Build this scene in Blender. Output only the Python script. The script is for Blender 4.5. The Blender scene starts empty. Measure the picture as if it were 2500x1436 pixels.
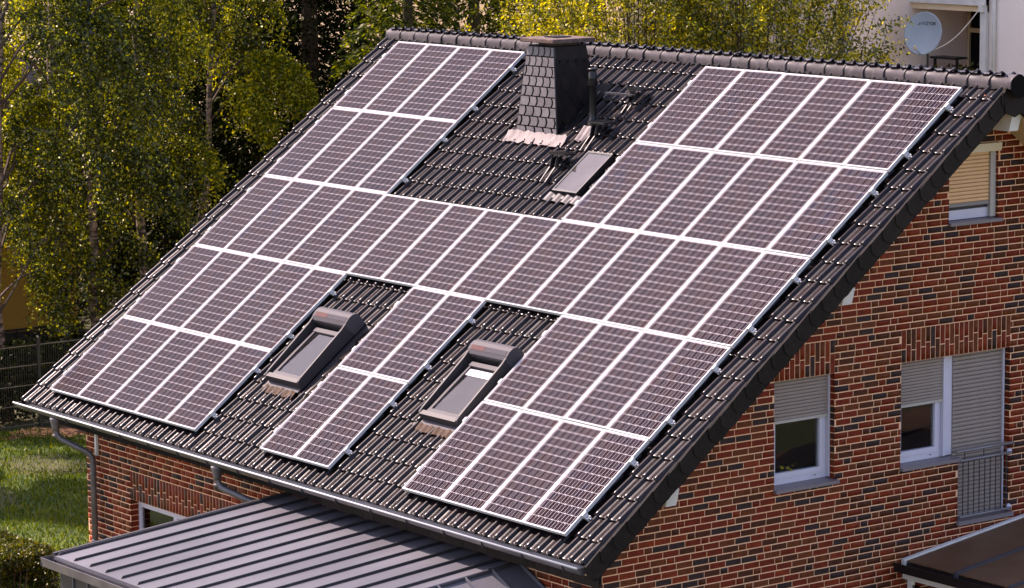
import bpy, bmesh, math, random
import numpy as np
from mathutils import Vector, Matrix, Euler

random.seed(7)
rng = np.random.default_rng(7)
sc = bpy.context.scene
col = sc.collection

# ------------------------------------------------------------------ camera
CAM_R = ((0.5995548610435006, 0.8002723516834521, -0.009906146079361189),
         (0.1116038463631171, -0.09585609787490879, -0.9891188957739881),
         (-0.7925140693237354, 0.5919254781061826, -0.1467844620274934))
CAM_C = Vector((39.841, -27.589, 3.160))
FPX = 7537.886
cam = bpy.data.cameras.new('camera')
cam.sensor_width = 36.0
cam.lens = 36.0 * FPX / 2500.0
cam.clip_start = 0.5
cam.clip_end = 2000.0
camo = bpy.data.objects.new('camera', cam)
col.objects.link(camo)
r_, d_, f_ = (Vector(v) for v in CAM_R)
m = Matrix((r_, -d_, -f_)).transposed().to_4x4()
m.translation = CAM_C
camo.matrix_world = m
sc.camera = camo

# ------------------------------------------------------------------ sky, sun, exposure
SUN = Vector((-0.60, -0.25, 0.80)).normalized()
world = bpy.data.worlds.new('World')
sc.world = world
world.use_nodes = True
wn = world.node_tree
sky = wn.nodes.new('ShaderNodeTexSky')
sky.sky_type = 'NISHITA'
sky.sun_disc = False
sky.sun_elevation = math.asin(SUN.z)
sky.sun_rotation = math.atan2(SUN.x, SUN.y)
sky.air_density = 1.0
sky.dust_density = 1.5
sky.ozone_density = 1.0
wn.nodes['Background'].inputs[1].default_value = 0.115
wn.links.new(sky.outputs[0], wn.nodes['Background'].inputs[0])
sl = bpy.data.lights.new('sun', 'SUN')
sl.energy = 3.2
sl.angle = math.radians(0.53)
sl.color = (1.0, 0.93, 0.85)
slo = bpy.data.objects.new('sun', sl)
slo.rotation_euler = SUN.to_track_quat('Z', 'Y').to_euler()
col.objects.link(slo)
vs = sc.view_settings
vs.view_transform = 'Standard'
vs.look = 'None'
vs.gamma = 1.0
vs.use_curve_mapping = False
vs.exposure = 1.65
vs.use_white_balance = True
vs.white_balance_temperature = 7200
vs.white_balance_tint = 28
sc.cycles.max_bounces = 8
sc.cycles.transparent_max_bounces = 16

# ------------------------------------------------------------------ frames
A = math.radians(37.171)              # roof pitch
SV = Vector((0, math.cos(A), math.sin(A)))
NV = Vector((0, -math.sin(A), math.cos(A)))
ROOF = Matrix(((1, 0, 0, 0), (0, SV.y, NV.y, 0), (0, SV.z, NV.z, 0), (0, 0, 0, 1)))   # (x, s, h) -> world
GZ = -8.2                             # garden level
YF, XG, XL = -5.97, 12.35, 0.41       # front wall, gable wall, far corner
RY = 0.31                             # ridge line
MIRROR = Matrix.Translation((0, 2 * RY, 0)) @ Matrix.Diagonal((1, -1, 1, 1))
HTILE = -0.134                        # pan level of the tiles


def rp(x, s, h):
    return Vector((x, 0, 0)) + SV * s + NV * h


def pix(p):
    q = Vector(p) - CAM_C
    z = f_.dot(q)
    return 1250 + FPX * r_.dot(q) / z, 718 + FPX * d_.dot(q) / z, z


def spot(px, py, depth):
    d = r_ * ((px - 1250) / FPX) + d_ * ((py - 718) / FPX) + f_
    return CAM_C + d * depth


# ------------------------------------------------------------------ materials
MATS = {}


def nodes_of(name):
    mt = bpy.data.materials.new(name)
    mt.use_nodes = True
    MATS[name] = mt
    nt = mt.node_tree
    return mt, nt, nt.nodes['Principled BSDF']


def add(nt, t, **kw):
    n = nt.nodes.new(t)
    for k, v in kw.items():
        setattr(n, k, v)
    return n


def ramp(nt, stops, interp='LINEAR'):
    n = nt.nodes.new('ShaderNodeValToRGB')
    cr = n.color_ramp
    cr.interpolation = interp
    while len(cr.elements) < len(stops):
        cr.elements.new(0.5)
    for e, (p, c) in zip(cr.elements, stops):
        e.position = p
        e.color = (*c, 1)
    return n


def simple(name, c, rough=0.6, metal=0.0, c2=None, scale=6.0, bump=0.0, bscale=40.0, spec=0.5, stretch=None, detail=4.0, lo=0.35, hi=0.7):
    """plain surface with noise mottling between two colours and fine relief"""
    mt, nt, b = nodes_of(name)
    b.inputs['Roughness'].default_value = rough
    b.inputs['Metallic'].default_value = metal
    b.inputs['Specular IOR Level'].default_value = spec
    tc = add(nt, 'ShaderNodeTexCoord')
    if c2 is None:
        b.inputs['Base Color'].default_value = (*c, 1)
    else:
        mp = add(nt, 'ShaderNodeMapping')
        if stretch:
            mp.inputs['Scale'].default_value = stretch
        nt.links.new(tc.outputs['Object'], mp.inputs[0])
        nz = add(nt, 'ShaderNodeTexNoise')
        nz.inputs['Scale'].default_value = scale
        nz.inputs['Detail'].default_value = detail
        nt.links.new(mp.outputs[0], nz.inputs['Vector'])
        rm = ramp(nt, [(lo, c), (hi, c2)])
        nt.links.new(nz.outputs[0], rm.inputs[0])
        nt.links.new(rm.outputs[0], b.inputs['Base Color'])
    if bump:
        nb = add(nt, 'ShaderNodeTexNoise')
        nb.inputs['Scale'].default_value = bscale
        nb.inputs['Detail'].default_value = 3
        nt.links.new(tc.outputs['Object'], nb.inputs['Vector'])
        bp = add(nt, 'ShaderNodeBump')
        bp.inputs['Strength'].default_value = bump
        bp.inputs['Distance'].default_value = 0.01
        nt.links.new(nb.outputs[0], bp.inputs['Height'])
        nt.links.new(bp.outputs[0], b.inputs['Normal'])
    return mt


def rnd_value(nt):
    """one random number per object and per loose piece"""
    oi = add(nt, 'ShaderNodeObjectInfo')
    ge = add(nt, 'ShaderNodeNewGeometry')
    ad = add(nt, 'ShaderNodeMath', operation='ADD')
    nt.links.new(oi.outputs['Random'], ad.inputs[0])
    nt.links.new(ge.outputs['Random Per Island'], ad.inputs[1])
    fr = add(nt, 'ShaderNodeMath', operation='FRACT')
    nt.links.new(ad.outputs[0], fr.inputs[0])
    return fr.outputs[0]


def pieces(name, stops, rough=0.5, rough2=None, bump=0.3, bscale=60, spec=0.5, mottle=0.25, interp='LINEAR', coat=0.0, dirt=None):
    """material for bricks, tiles and slates: colour differs from piece to piece"""
    mt, nt, b = nodes_of(name)
    rv = rnd_value(nt)
    rm = ramp(nt, stops, interp)
    nt.links.new(rv, rm.inputs[0])
    tc = add(nt, 'ShaderNodeTexCoord')
    ge = add(nt, 'ShaderNodeNewGeometry')
    nz = add(nt, 'ShaderNodeTexNoise')
    nz.inputs['Scale'].default_value = 14
    nz.inputs['Detail'].default_value = 5
    nt.links.new(ge.outputs['Position'], nz.inputs['Vector'])
    mr = add(nt, 'ShaderNodeMapRange')
    mr.inputs[1].default_value = 0.3
    mr.inputs[2].default_value = 0.7
    mr.inputs[3].default_value = 1 - mottle
    mr.inputs[4].default_value = 1 + mottle
    nt.links.new(nz.outputs[0], mr.inputs[0])
    mx = add(nt, 'ShaderNodeVectorMath', operation='SCALE')
    nt.links.new(rm.outputs[0], mx.inputs[0])
    nt.links.new(mr.outputs[0], mx.inputs['Scale'])
    out = mx.outputs[0]
    if dirt:
        n2 = add(nt, 'ShaderNodeTexNoise')
        n2.inputs['Scale'].default_value = dirt[1]
        n2.inputs['Detail'].default_value = 6
        nt.links.new(ge.outputs['Position'], n2.inputs['Vector'])
        r2 = ramp(nt, [(dirt[2], (0, 0, 0)), (dirt[3], (1, 1, 1))])
        nt.links.new(n2.outputs[0], r2.inputs[0])
        mm = add(nt, 'ShaderNodeMix', data_type='RGBA')
        nt.links.new(r2.outputs[0], mm.inputs['Factor'])
        nt.links.new(out, mm.inputs['A'])
        mm.inputs['B'].default_value = (*dirt[0], 1)
        out = mm.outputs['Result']
    nt.links.new(out, b.inputs['Base Color'])
    b.inputs['Specular IOR Level'].default_value = spec
    b.inputs['Coat Weight'].default_value = coat
    b.inputs['Coat Roughness'].default_value = 0.12
    if rough2 is None:
        b.inputs['Roughness'].default_value = rough
    else:
        m3 = add(nt, 'ShaderNodeMapRange')
        m3.inputs[3].default_value = rough
        m3.inputs[4].default_value = rough2
        nt.links.new(nz.outputs[0], m3.inputs[0])
        nt.links.new(m3.outputs[0], b.inputs['Roughness'])
    if bump:
        nb = add(nt, 'ShaderNodeTexNoise')
        nb.inputs['Scale'].default_value = bscale
        nt.links.new(ge.outputs['Position'], nb.inputs['Vector'])
        bp = add(nt, 'ShaderNodeBump')
        bp.inputs['Strength'].default_value = bump
        bp.inputs['Distance'].default_value = 0.006
        nt.links.new(nb.outputs[0], bp.inputs['Height'])
        nt.links.new(bp.outputs[0], b.inputs['Normal'])
    return mt


def leafmat(name, stops, trans=0.45, gloss=0.10):
    mt = bpy.data.materials.new(name)
    mt.use_nodes = True
    MATS[name] = mt
    nt = mt.node_tree
    nt.nodes.clear()
    out = add(nt, 'ShaderNodeOutputMaterial')
    ge = add(nt, 'ShaderNodeNewGeometry')
    rm = ramp(nt, stops)
    nt.links.new(ge.outputs['Random Per Island'], rm.inputs[0])
    df = add(nt, 'ShaderNodeBsdfDiffuse')
    tr = add(nt, 'ShaderNodeBsdfTranslucent')
    nt.links.new(rm.outputs[0], df.inputs[0])
    br = add(nt, 'ShaderNodeMix', data_type='RGBA', blend_type='MULTIPLY')
    br.inputs['Factor'].default_value = 1
    nt.links.new(rm.outputs[0], br.inputs['A'])
    br.inputs['B'].default_value = (1.9, 1.7, 0.6, 1)
    nt.links.new(br.outputs['Result'], tr.inputs[0])
    m1 = add(nt, 'ShaderNodeMixShader')
    m1.inputs[0].default_value = trans
    nt.links.new(df.outputs[0], m1.inputs[1])
    nt.links.new(tr.outputs[0], m1.inputs[2])
    gl = add(nt, 'ShaderNodeBsdfGlossy')
    gl.inputs['Roughness'].default_value = 0.42
    gl.inputs[0].default_value = (0.95, 0.92, 0.70, 1)
    m2 = add(nt, 'ShaderNodeMixShader')
    m2.inputs[0].default_value = gloss
    nt.links.new(m1.outputs[0], m2.inputs[1])
    nt.links.new(gl.outputs[0], m2.inputs[2])
    nt.links.new(m2.outputs[0], out.inputs[0])
    return mt


def glassmat(name, rough=0.03, tint=(0.9, 0.92, 0.93), ior=1.5, boost=1.0, dust=0.0):
    mt = bpy.data.materials.new(name)
    mt.use_nodes = True
    MATS[name] = mt
    nt = mt.node_tree
    nt.nodes.clear()
    out = add(nt, 'ShaderNodeOutputMaterial')
    tp = add(nt, 'ShaderNodeBsdfTransparent')
    tp.inputs[0].default_value = (*tint, 1)
    gl = add(nt, 'ShaderNodeBsdfGlossy')
    gl.inputs['Roughness'].default_value = rough
    fr = add(nt, 'ShaderNodeFresnel')
    fr.inputs[0].default_value = ior
    ml = add(nt, 'ShaderNodeMath', operation='MULTIPLY')
    ml.use_clamp = True
    ml.inputs[1].default_value = boost
    nt.links.new(fr.outputs[0], ml.inputs[0])
    mx = add(nt, 'ShaderNodeMixShader')
    nt.links.new(ml.outputs[0], mx.inputs[0])
    nt.links.new(tp.outputs[0], mx.inputs[1])
    nt.links.new(gl.outputs[0], mx.inputs[2])
    last = mx
    if dust:
        df = add(nt, 'ShaderNodeBsdfDiffuse')
        df.inputs[0].default_value = (0.55, 0.50, 0.47, 1)
        tc = add(nt, 'ShaderNodeNewGeometry')
        nz = add(nt, 'ShaderNodeTexNoise')
        nz.inputs['Scale'].default_value = 3.0
        nz.inputs['Detail'].default_value = 6
        nt.links.new(tc.outputs['Position'], nz.inputs['Vector'])
        mr = add(nt, 'ShaderNodeMapRange')
        mr.inputs[1].default_value = 0.25
        mr.inputs[2].default_value = 0.8
        mr.inputs[3].default_value = dust * 0.4
        mr.inputs[4].default_value = dust * 1.6
        nt.links.new(nz.outputs[0], mr.inputs[0])
        m2 = add(nt, 'ShaderNodeMixShader')
        nt.links.new(mr.outputs[0], m2.inputs[0])
        nt.links.new(mx.outputs[0], m2.inputs[1])
        nt.links.new(df.outputs[0], m2.inputs[2])
        last = m2
    nt.links.new(last.outputs[0], out.inputs[0])
    return mt


pieces('tile', [(0, (.008, .0055, .0060)), (.5, (.0115, .0080, .0084)), (1, (.018, .0120, .0120))], rough=.20, rough2=.29, bump=.06, bscale=60, coat=.0, spec=.32,
       dirt=((.030, .026, .025), 5.0, .58, .85))
pieces('slate', [(0, (.011, .008, .0065)), (1, (.020, .014, .012))], spec=.12, rough=.50, rough2=.66, bump=.25, bscale=120, mottle=.3)
pieces('chimney_slate_lit', [(0, (.095, .085, .090)), (1, (.14, .127, .132))], rough=.50, rough2=.65, bump=.25, bscale=120, mottle=.2)  # front slates: sunlight on that face put into the pale colour
pieces('brick', [(0, (.160, .018, .004)), (.34, (.205, .027, .006)), (.48, (.135, .030, .007)), (.70, (.072, .018, .006)), (.85, (.036, .019, .017))],
       rough=.55, rough2=.75, bump=.3, bscale=110, mottle=.28, interp='CONSTANT', spec=.2)
simple('mortar', (.84, .44, .24), .9, c2=(.92, .54, .32), scale=5, bump=.4, bscale=200)
simple('alu', (.55, .55, .55), .5, .0, spec=.3)
simple('alu_dull', (.22, .21, .22), .45, .5)
simple('backsheet', (.42, .39, .42), .5, spec=.1)
simple('pvc', (.56, .55, .64), .35, c2=(.52, .51, .60), scale=3)
simple('shutter_grey', (.25, .20, .17), .5, c2=(.29, .235, .20), scale=2)
simple('shutter_tan', (.72, .42, .20), .5, c2=(.78, .47, .23), scale=2)
simple('cream_metal', (.66, .56, .38), .5)
simple('rail_grey', (.40, .37, .33), .5)
simple('granite', (.14, .115, .12), .4, c2=(.26, .22, .23), scale=180, detail=2)
simple('zinc', (.064, .064, .078), .55, .0, c2=(.104, .103, .120), scale=1.3, stretch=(1, .35, 1), detail=8, bump=.05, bscale=6)
simple('zinc_dark', (.030, .029, .033), .5, .2, c2=(.045, .043, .048), scale=2)
simple('gutter_zinc', (.12, .11, .115), .42, .5, c2=(.19, .175, .175), scale=4, detail=8)
simple('gutter_inside', (.10, .085, .08), .65, .3, c2=(.17, .14, .13), scale=5)
simple('lead', (.16, .13, .125), .7, .0, c2=(.23, .19, .185), scale=8, bump=.5, bscale=20)
simple('apron_brown', (.055, .032, .02), .75, .0, spec=.2, c2=(.10, .062, .042), scale=14, bump=.5, bscale=25)
simple('grey_coated', (.062, .057, .064), .62, .0, spec=.25)
simple('frame_grey', (.035, .031, .034), .5, .0, spec=.3)
simple('black_metal', (.012, .012, .014), .35, .3)
simple('black_rubber', (.007, .0065, .007), .7, spec=.1)
simple('sticker_red', (.085, .034, .034), .7, spec=.2)
simple('sticker_blue', (.04, .037, .048), .7, spec=.2)
simple('concrete_brown', (.07, .040, .032), .85, c2=(.14, .095, .08), scale=9, bump=.5, bscale=40)
simple('soffit', (.62, .46, .26), .6, c2=(.68, .52, .32), scale=3)
simple('white_paint', (.72, .70, .66), .5, c2=(.62, .60, .56), scale=5)
simple('roof_felt', (.008, .007, .007), .9, spec=.05)
simple('stucco_shade', (.86, .69, .60), .9, c2=(.89, .73, .64), scale=2.5, bump=.5, bscale=70)  # pinker copy of the pale plaster, its shade put into the colour
simple('stucco_white', (.88, .77, .69), .9, c2=(.90, .80, .72), scale=2.5, bump=.4, bscale=70)
simple('stucco_yellow', (.40, .20, .03), .9, c2=(.46, .24, .04), scale=1.5, bump=.4, bscale=60)
simple('stucco_cream', (.78, .58, .36), .9, c2=(.82, .63, .42), scale=1.5)
simple('dark_plinth', (.035, .028, .025), .8)
simple('dish_paint', (.30, .36, .39), .45, c2=(.33, .39, .42), scale=3)
simple('print_black', (.02, .02, .022), .5)
simple('cable_white', (.70, .62, .54), .5)
simple('dark_room', (.03, .022, .018), .9)
simple('curtain_white', (.70, .64, .66), .8)
simple('toy_yellow', (.62, .50, .05), .7)
simple('toy_white', (.62, .62, .66), .7)
simple('fence_green', (.018, .024, .016), .5)
simple('fence_wire', (.18, .19, .17), .35, .8)
simple('soil', (.09, .036, .014), .95, c2=(.17, .078, .034), scale=9, bump=.8, bscale=30)
simple('lawn', (.020, .046, .0015), .9, c2=(.06, .095, .002), scale=1.6, detail=8, bump=.8, bscale=25)
simple('earth', (.05, .06, .02), .95, c2=(.09, .08, .03), scale=.4)
simple('bark_dark', (.05, .035, .022), .9, c2=(.09, .06, .04), scale=14, bump=.6, bscale=30)
simple('brown_glass', (.11, .055, .028), .5, spec=.2, c2=(.16, .09, .05), scale=1.6, detail=8)
simple('leaf_dry', (.40, .14, .04), .7)
leafmat('leaf_birch', [(0, (.006, .012, .001)), (.52, (.026, .042, .0012)), (.8, (.10, .125, .002)), (1, (.58, .58, .010))], trans=.34, gloss=.05)  # palest leaves imitate sun sparkle, darkest ones the crown's own shade
leafmat('leaf_birch_sunlit', [(0, (.04, .060, .0015)), (.5, (.14, .17, .003)), (1, (.62, .58, .010))], trans=.38, gloss=.04)  # brighter leaf copy for limbs coloured as sunlit
leafmat('leaf_spruce', [(0, (.003, .005, .001)), (.6, (.006, .011, .0015)), (1, (.022, .032, .003))], trans=.18, gloss=.01)
leafmat('leaf_thuja', [(0, (.008, .018, .0015)), (.6, (.035, .055, .002)), (1, (.20, .23, .006))], trans=.40, gloss=.02)
leafmat('leaf_golden', [(0, (.07, .08, .002)), (.5, (.20, .20, .005)), (1, (.60, .52, .015))], trans=.5, gloss=.04)
leafmat('leaf_privet', [(0, (.010, .018, .001)), (.45, (.04, .055, .002)), (.78, (.16, .175, .004)), (1, (.52, .48, .015))], trans=.5, gloss=.05)
leafmat('leaf_hedge', [(0, (.010, .017, .0015)), (.6, (.03, .042, .002)), (1, (.10, .10, .004))], trans=.4, gloss=.04)
leafmat('grass_blade', [(0, (.018, .045, .0012)), (.6, (.05, .092, .0016)), (1, (.16, .19, .003))], trans=.40, gloss=.02)
glassmat('pane', .02, (.80, .84, .86), boost=1.3)
glassmat('pane_sky', .04, (.55, .56, .58), boost=1.5, dust=.015)
glassmat('pane_bright', .06, (.85, .82, .82), boost=1.6, dust=.05)  # pale veil stands in for the bright sky mirrored in the skylight
glassmat('panel_glass', .05, (.97, .97, .98), ior=1.35, boost=.22, dust=.002)

# solar cells: colour differs a little from cell to cell and from panel to panel
mt, nt, b = nodes_of('cell')
oi = add(nt, 'ShaderNodeObjectInfo')
ge = add(nt, 'ShaderNodeNewGeometry')
rc = ramp(nt, [(0, (.0060, .0035, .0120)), (.35, (.0085, .0035, .0085)), (.7, (.0150, .0045, .0060)), (1, (.0055, .0055, .0190))])
m1 = add(nt, 'ShaderNodeMath', operation='MULTIPLY')
m1.inputs[1].default_value = .55
nt.links.new(ge.outputs['Random Per Island'], m1.inputs[0])
m2 = add(nt, 'ShaderNodeMath', operation='MULTIPLY_ADD')
m2.inputs[1].default_value = .45
nt.links.new(oi.outputs['Random'], m2.inputs[0])
nt.links.new(m1.outputs[0], m2.inputs[2])
nt.links.new(m2.outputs[0], rc.inputs[0])
nt.links.new(rc.outputs[0], b.inputs['Base Color'])
b.inputs['Roughness'].default_value = .6
b.inputs['Specular IOR Level'].default_value = .0
simple('busbar', (.15, .125, .15), .5, .0)

# birch bark: white with dark lenticels
mt, nt, b = nodes_of('bark_birch')
tc = add(nt, 'ShaderNodeTexCoord')
mp = add(nt, 'ShaderNodeMapping')
mp.inputs['Scale'].default_value = (3, 3, 9)
nt.links.new(tc.outputs['Object'], mp.inputs[0])
nz = add(nt, 'ShaderNodeTexNoise')
nz.inputs['Scale'].default_value = 1.4
nz.inputs['Detail'].default_value = 6
nt.links.new(mp.outputs[0], nz.inputs['Vector'])
rm = ramp(nt, [(.42, (.03, .022, .016)), (.54, (.22, .16, .11)), (.8, (.36, .28, .21))])
nt.links.new(nz.outputs[0], rm.inputs[0])
nt.links.new(rm.outputs[0], b.inputs['Base Color'])
b.inputs['Roughness'].default_value = .8


# ------------------------------------------------------------------ mesh helpers
class MB:
    """collects shapes for ONE mesh"""

    def __init__(self, M=None):
        self.v, self.f, self.mi, self.M = [], [], [], M
        self.cur = 0

    def addv(self, pts):
        n = len(self.v)
        for p in pts:
            p = Vector(p)
            self.v.append(self.M @ p if self.M else p)
        return n

    def face(self, idx):
        self.f.append(tuple(idx))
        self.mi.append(self.cur)

    def box(self, x0, x1, y0, y1, z0, z1):
        n = self.addv([(x0, y0, z0), (x1, y0, z0), (x1, y1, z0), (x0, y1, z0), (x0, y0, z1), (x1, y0, z1), (x1, y1, z1), (x0, y1, z1)])
        for q in ((0, 3, 2, 1), (4, 5, 6, 7), (0, 1, 5, 4), (1, 2, 6, 5), (2, 3, 7, 6), (3, 0, 4, 7)):
            self.face([n + i for i in q])
        return self

    def hexa(self, p):
        """eight corners: bottom ring then top ring"""
        n = self.addv(p)
        for q in ((0, 3, 2, 1), (4, 5, 6, 7), (0, 1, 5, 4), (1, 2, 6, 5), (2, 3, 7, 6), (3, 0, 4, 7)):
            self.face([n + i for i in q])
        return self

    def prism(self, poly, a, b):
        """poly: points (3D) of one end, extruded by vector b-a given as offset vectors"""
        k = len(poly)
        n = self.addv([Vector(p) + Vector(a) for p in poly] + [Vector(p) + Vector(b) for p in poly])
        self.face([n + i for i in range(k)][::-1])
        self.face([n + k + i for i in range(k)])
        for i in range(k):
            j = (i + 1) % k
            self.face((n + i, n + j, n + k + j, n + k + i))
        return self

    def tube(self, pts, r, k=8, caps=True):
        pts = [Vector(p) for p in pts]
        rs = r if isinstance(r, (list, tuple)) else [r] * len(pts)
        up = None
        rings = []
        for i, p in enumerate(pts):
            t = (pts[min(i + 1, len(pts) - 1)] - pts[max(i - 1, 0)]).normalized()
            if up is None:
                up = t.orthogonal().normalized()
            u = (up - t * up.dot(t))
            u = u.normalized() if u.length > 1e-6 else t.orthogonal().normalized()
            up = u
            w = t.cross(u)
            rings.append(self.addv([p + (u * math.cos(2 * math.pi * j / k) + w * math.sin(2 * math.pi * j / k)) * rs[i] for j in range(k)]))
        for a, c in zip(rings, rings[1:]):
            for j in range(k):
                self.face((a + j, a + (j + 1) % k, c + (j + 1) % k, c + j))
        if caps:
            self.face([rings[0] + j for j in range(k)][::-1])
            self.face([rings[-1] + j for j in range(k)])
        return self

    def lathe(self, prof, centre, k=16, axis='Z'):
        rings = []
        for (rad, h) in prof:
            ring = []
            for j in range(k):
                a = 2 * math.pi * j / k
                p = Vector((rad * math.cos(a), rad * math.sin(a), h))
                if axis == 'X':
                    p = Vector((p.z, p.x, p.y))
                elif axis == 'Y':
                    p = Vector((p.x, p.z, p.y))
                ring.append(p + Vector(centre))
            rings.append(self.addv(ring))
        for a, c in zip(rings, rings[1:]):
            for j in range(k):
                self.face((a + j, a + (j + 1) % k, c + (j + 1) % k, c + j))
        self.face([rings[0] + j for j in range(k)][::-1])
        self.face([rings[-1] + j for j in range(k)])
        return self

    def grid(self, rows):
        n = [self.addv(r) for r in rows]
        k = len(rows[0])
        for a, c in zip(n, n[1:]):
            for j in range(k - 1):
                self.face((a + j, a + j + 1, c + j + 1, c + j))
        return self

    def mesh(self, name, mats, smooth=False):
        me = bpy.data.meshes.new(name)
        me.from_pydata([tuple(p) for p in self.v], [], self.f)
        if not isinstance(mats, (list, tuple)):
            mats = [mats]
        for mname in mats:
            me.materials.append(MATS[mname])
        if len(mats) > 1:
            me.polygons.foreach_set('material_index', self.mi)
        if smooth:
            me.polygons.foreach_set('use_smooth', [True] * len(me.polygons))
        bmm = bmesh.new()
        bmm.from_mesh(me)
        bmesh.ops.recalc_face_normals(bmm, faces=bmm.faces)
        bmm.to_mesh(me)
        bmm.free()
        me.update()
        return me

    def build(self, name, mats, parent=None, smooth=False, **tags):
        return obj(name, self.mesh(name, mats, smooth), parent, **tags)


def obj(name, me, parent=None, mw=None, **tags):
    o = bpy.data.objects.new(name, me)
    col.objects.link(o)
    if parent is not None:
        o.parent = parent
        if parent.type == 'EMPTY' and mw is None and not tags.pop('local', False):
            o.matrix_parent_inverse = Matrix.Translation(-parent.location)
    if mw is not None:
        o.matrix_basis = mw
    for k, v in tags.items():
        if k != 'local':
            o[k] = v
    return o


def thing(name, label, cat, loc=(0, 0, 0), group=None, rot=None):
    o = bpy.data.objects.new(name, None)
    o.empty_display_size = 0.3
    o.location = loc
    if rot:
        o.rotation_euler = rot
    col.objects.link(o)
    tag(o, label, cat, group)
    return o


def tag(o, label, cat, group=None):
    o['label'] = label
    o['category'] = cat
    if group:
        o['group'] = group
    return o


def quads_mesh(name, P, mat, mats2=None, mi=None):
    """P: (n,4,3) array of loose quads"""
    n = len(P)
    me = bpy.data.meshes.new(name)
    me.vertices.add(n * 4)
    me.vertices.foreach_set('co', np.ascontiguousarray(P, dtype=np.float32).ravel())
    me.loops.add(n * 4)
    me.loops.foreach_set('vertex_index', np.arange(n * 4, dtype=np.int32))
    me.polygons.add(n)
    me.polygons.foreach_set('loop_start', np.arange(0, n * 4, 4, dtype=np.int32))
    me.materials.append(MATS[mat])
    if mats2:
        me.materials.append(MATS[mats2])
        me.polygons.foreach_set('material_index', np.ascontiguousarray(mi, dtype=np.int32))
    me.update(calc_edges=True)
    return me


def mesh_arrays(me):
    nv = len(me.vertices)
    co = np.empty(nv * 3, np.float32)
    me.vertices.foreach_get('co', co)
    faces = [tuple(p.vertices) for p in me.polygons]
    return co.reshape(-1, 3), faces


def joined(name, me, mats_w, mat, parent, smooth=True):
    """many copies of one mesh as one mesh"""
    co, faces = mesh_arrays(me)
    nv = len(co)
    Vs, Fs = [], []
    lens = np.array([len(f) for f in faces], np.int32)
    flat = np.array([i for f in faces for i in f], np.int32)
    h = np.c_[co, np.ones(nv)]
    for k, M in enumerate(mats_w):
        Vs.append(h @ np.array(M).T[:, :3])
        Fs.append(flat + k * nv)
    V = np.concatenate(Vs).astype(np.float32)
    Fl = np.concatenate(Fs)
    L = np.tile(lens, len(mats_w))
    o = bpy.data.meshes.new(name)
    o.vertices.add(len(V))
    o.vertices.foreach_set('co', V.ravel())
    o.loops.add(len(Fl))
    o.loops.foreach_set('vertex_index', Fl)
    o.polygons.add(len(L))
    st = np.concatenate([[0], np.cumsum(L)[:-1]]).astype(np.int32)
    o.polygons.foreach_set('loop_start', st)
    if smooth:
        o.polygons.foreach_set('use_smooth', np.ones(len(L), bool))
    o.materials.append(MATS[mat])
    o.update(calc_edges=True)
    ob = obj(name, o, parent)
    ob['kind'] = 'stuff'
    return ob


# ================================================================== SETTING
g = MB()
g.box(-320, 320, -320, 420, GZ - 0.5, GZ - 0.02)
g.build('ground', 'earth', kind='structure')
g = MB()
NX, NY = 60, 50
rows = []
for j in range(NY + 1):
    row = []
    for i in range(NX + 1):
        x = -13.2 + i * 14.0 / NX
        y = -12 + j * 17.0 / NY
        row.append((x, y, GZ + .03 * math.sin(x * 1.3 + y) + .025 * math.sin(y * 2.1 - x * .7)))
    rows.append(row)
g.grid(rows)
lawn = g.build('lawn', 'lawn', kind='structure', smooth=True)
# grass blades on the lawn where it is seen
n = 90000
gx = rng.uniform(-13.0, 0.4, n)
gy = rng.uniform(-9.5, 3.5, n)
gz = GZ + .03 * np.sin(gx * 1.3 + gy) + .025 * np.sin(gy * 2.1 - gx * .7)
az = rng.uniform(0, 2 * np.pi, n)
hh = rng.uniform(.03, .085, n)
ww = rng.uniform(.006, .014, n)
lean = rng.normal(0, .03, (n, 2))
b0 = np.stack([gx - np.cos(az) * ww, gy - np.sin(az) * ww, gz], 1)
b1 = np.stack([gx + np.cos(az) * ww, gy + np.sin(az) * ww, gz], 1)
t1 = np.stack([gx + np.cos(az) * ww * .3 + lean[:, 0], gy + np.sin(az) * ww * .3 + lean[:, 1], gz + hh], 1)
t0 = np.stack([gx - np.cos(az) * ww * .3 + lean[:, 0], gy - np.sin(az) * ww * .3 + lean[:, 1], gz + hh], 1)
o = obj('grass', quads_mesh('grass', np.stack([b0, b1, t1, t0], 1), 'grass_blade'))
o['kind'] = 'stuff'
tag(o, 'short mown lawn grass, sunny in patches, beside the brick house', 'grass')
# bare strip of soil along the fence
g = MB()
rows = []
for j in range(41):
    y = -12 + j * 17 / 40
    rows.append([(-13.25 + k * .22 + (.12 * math.sin(y * 3) if k == 5 else 0), y, GZ + (.05 if 0 < k < 5 else -.02) + .03 * math.sin(y * 5 + k)) for k in range(6)])
g.grid(rows)
g.build('soil_bed', 'soil', kind='structure', smooth=True)

# ================================================================== BRICK HOUSE
house = thing('brick_house', 'red brick house with dark tiled roof carrying the solar panels', 'house', (6.2, RY, GZ))
UNDER = HTILE - 0.20


def roof_under(y):
    """height of the roof's underside over y"""
    yy = y if y <= RY else 2 * RY - y
    s = (yy + UNDER * math.sin(A)) / math.cos(A)
    return s * math.sin(A) + UNDER * math.cos(A)


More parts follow.
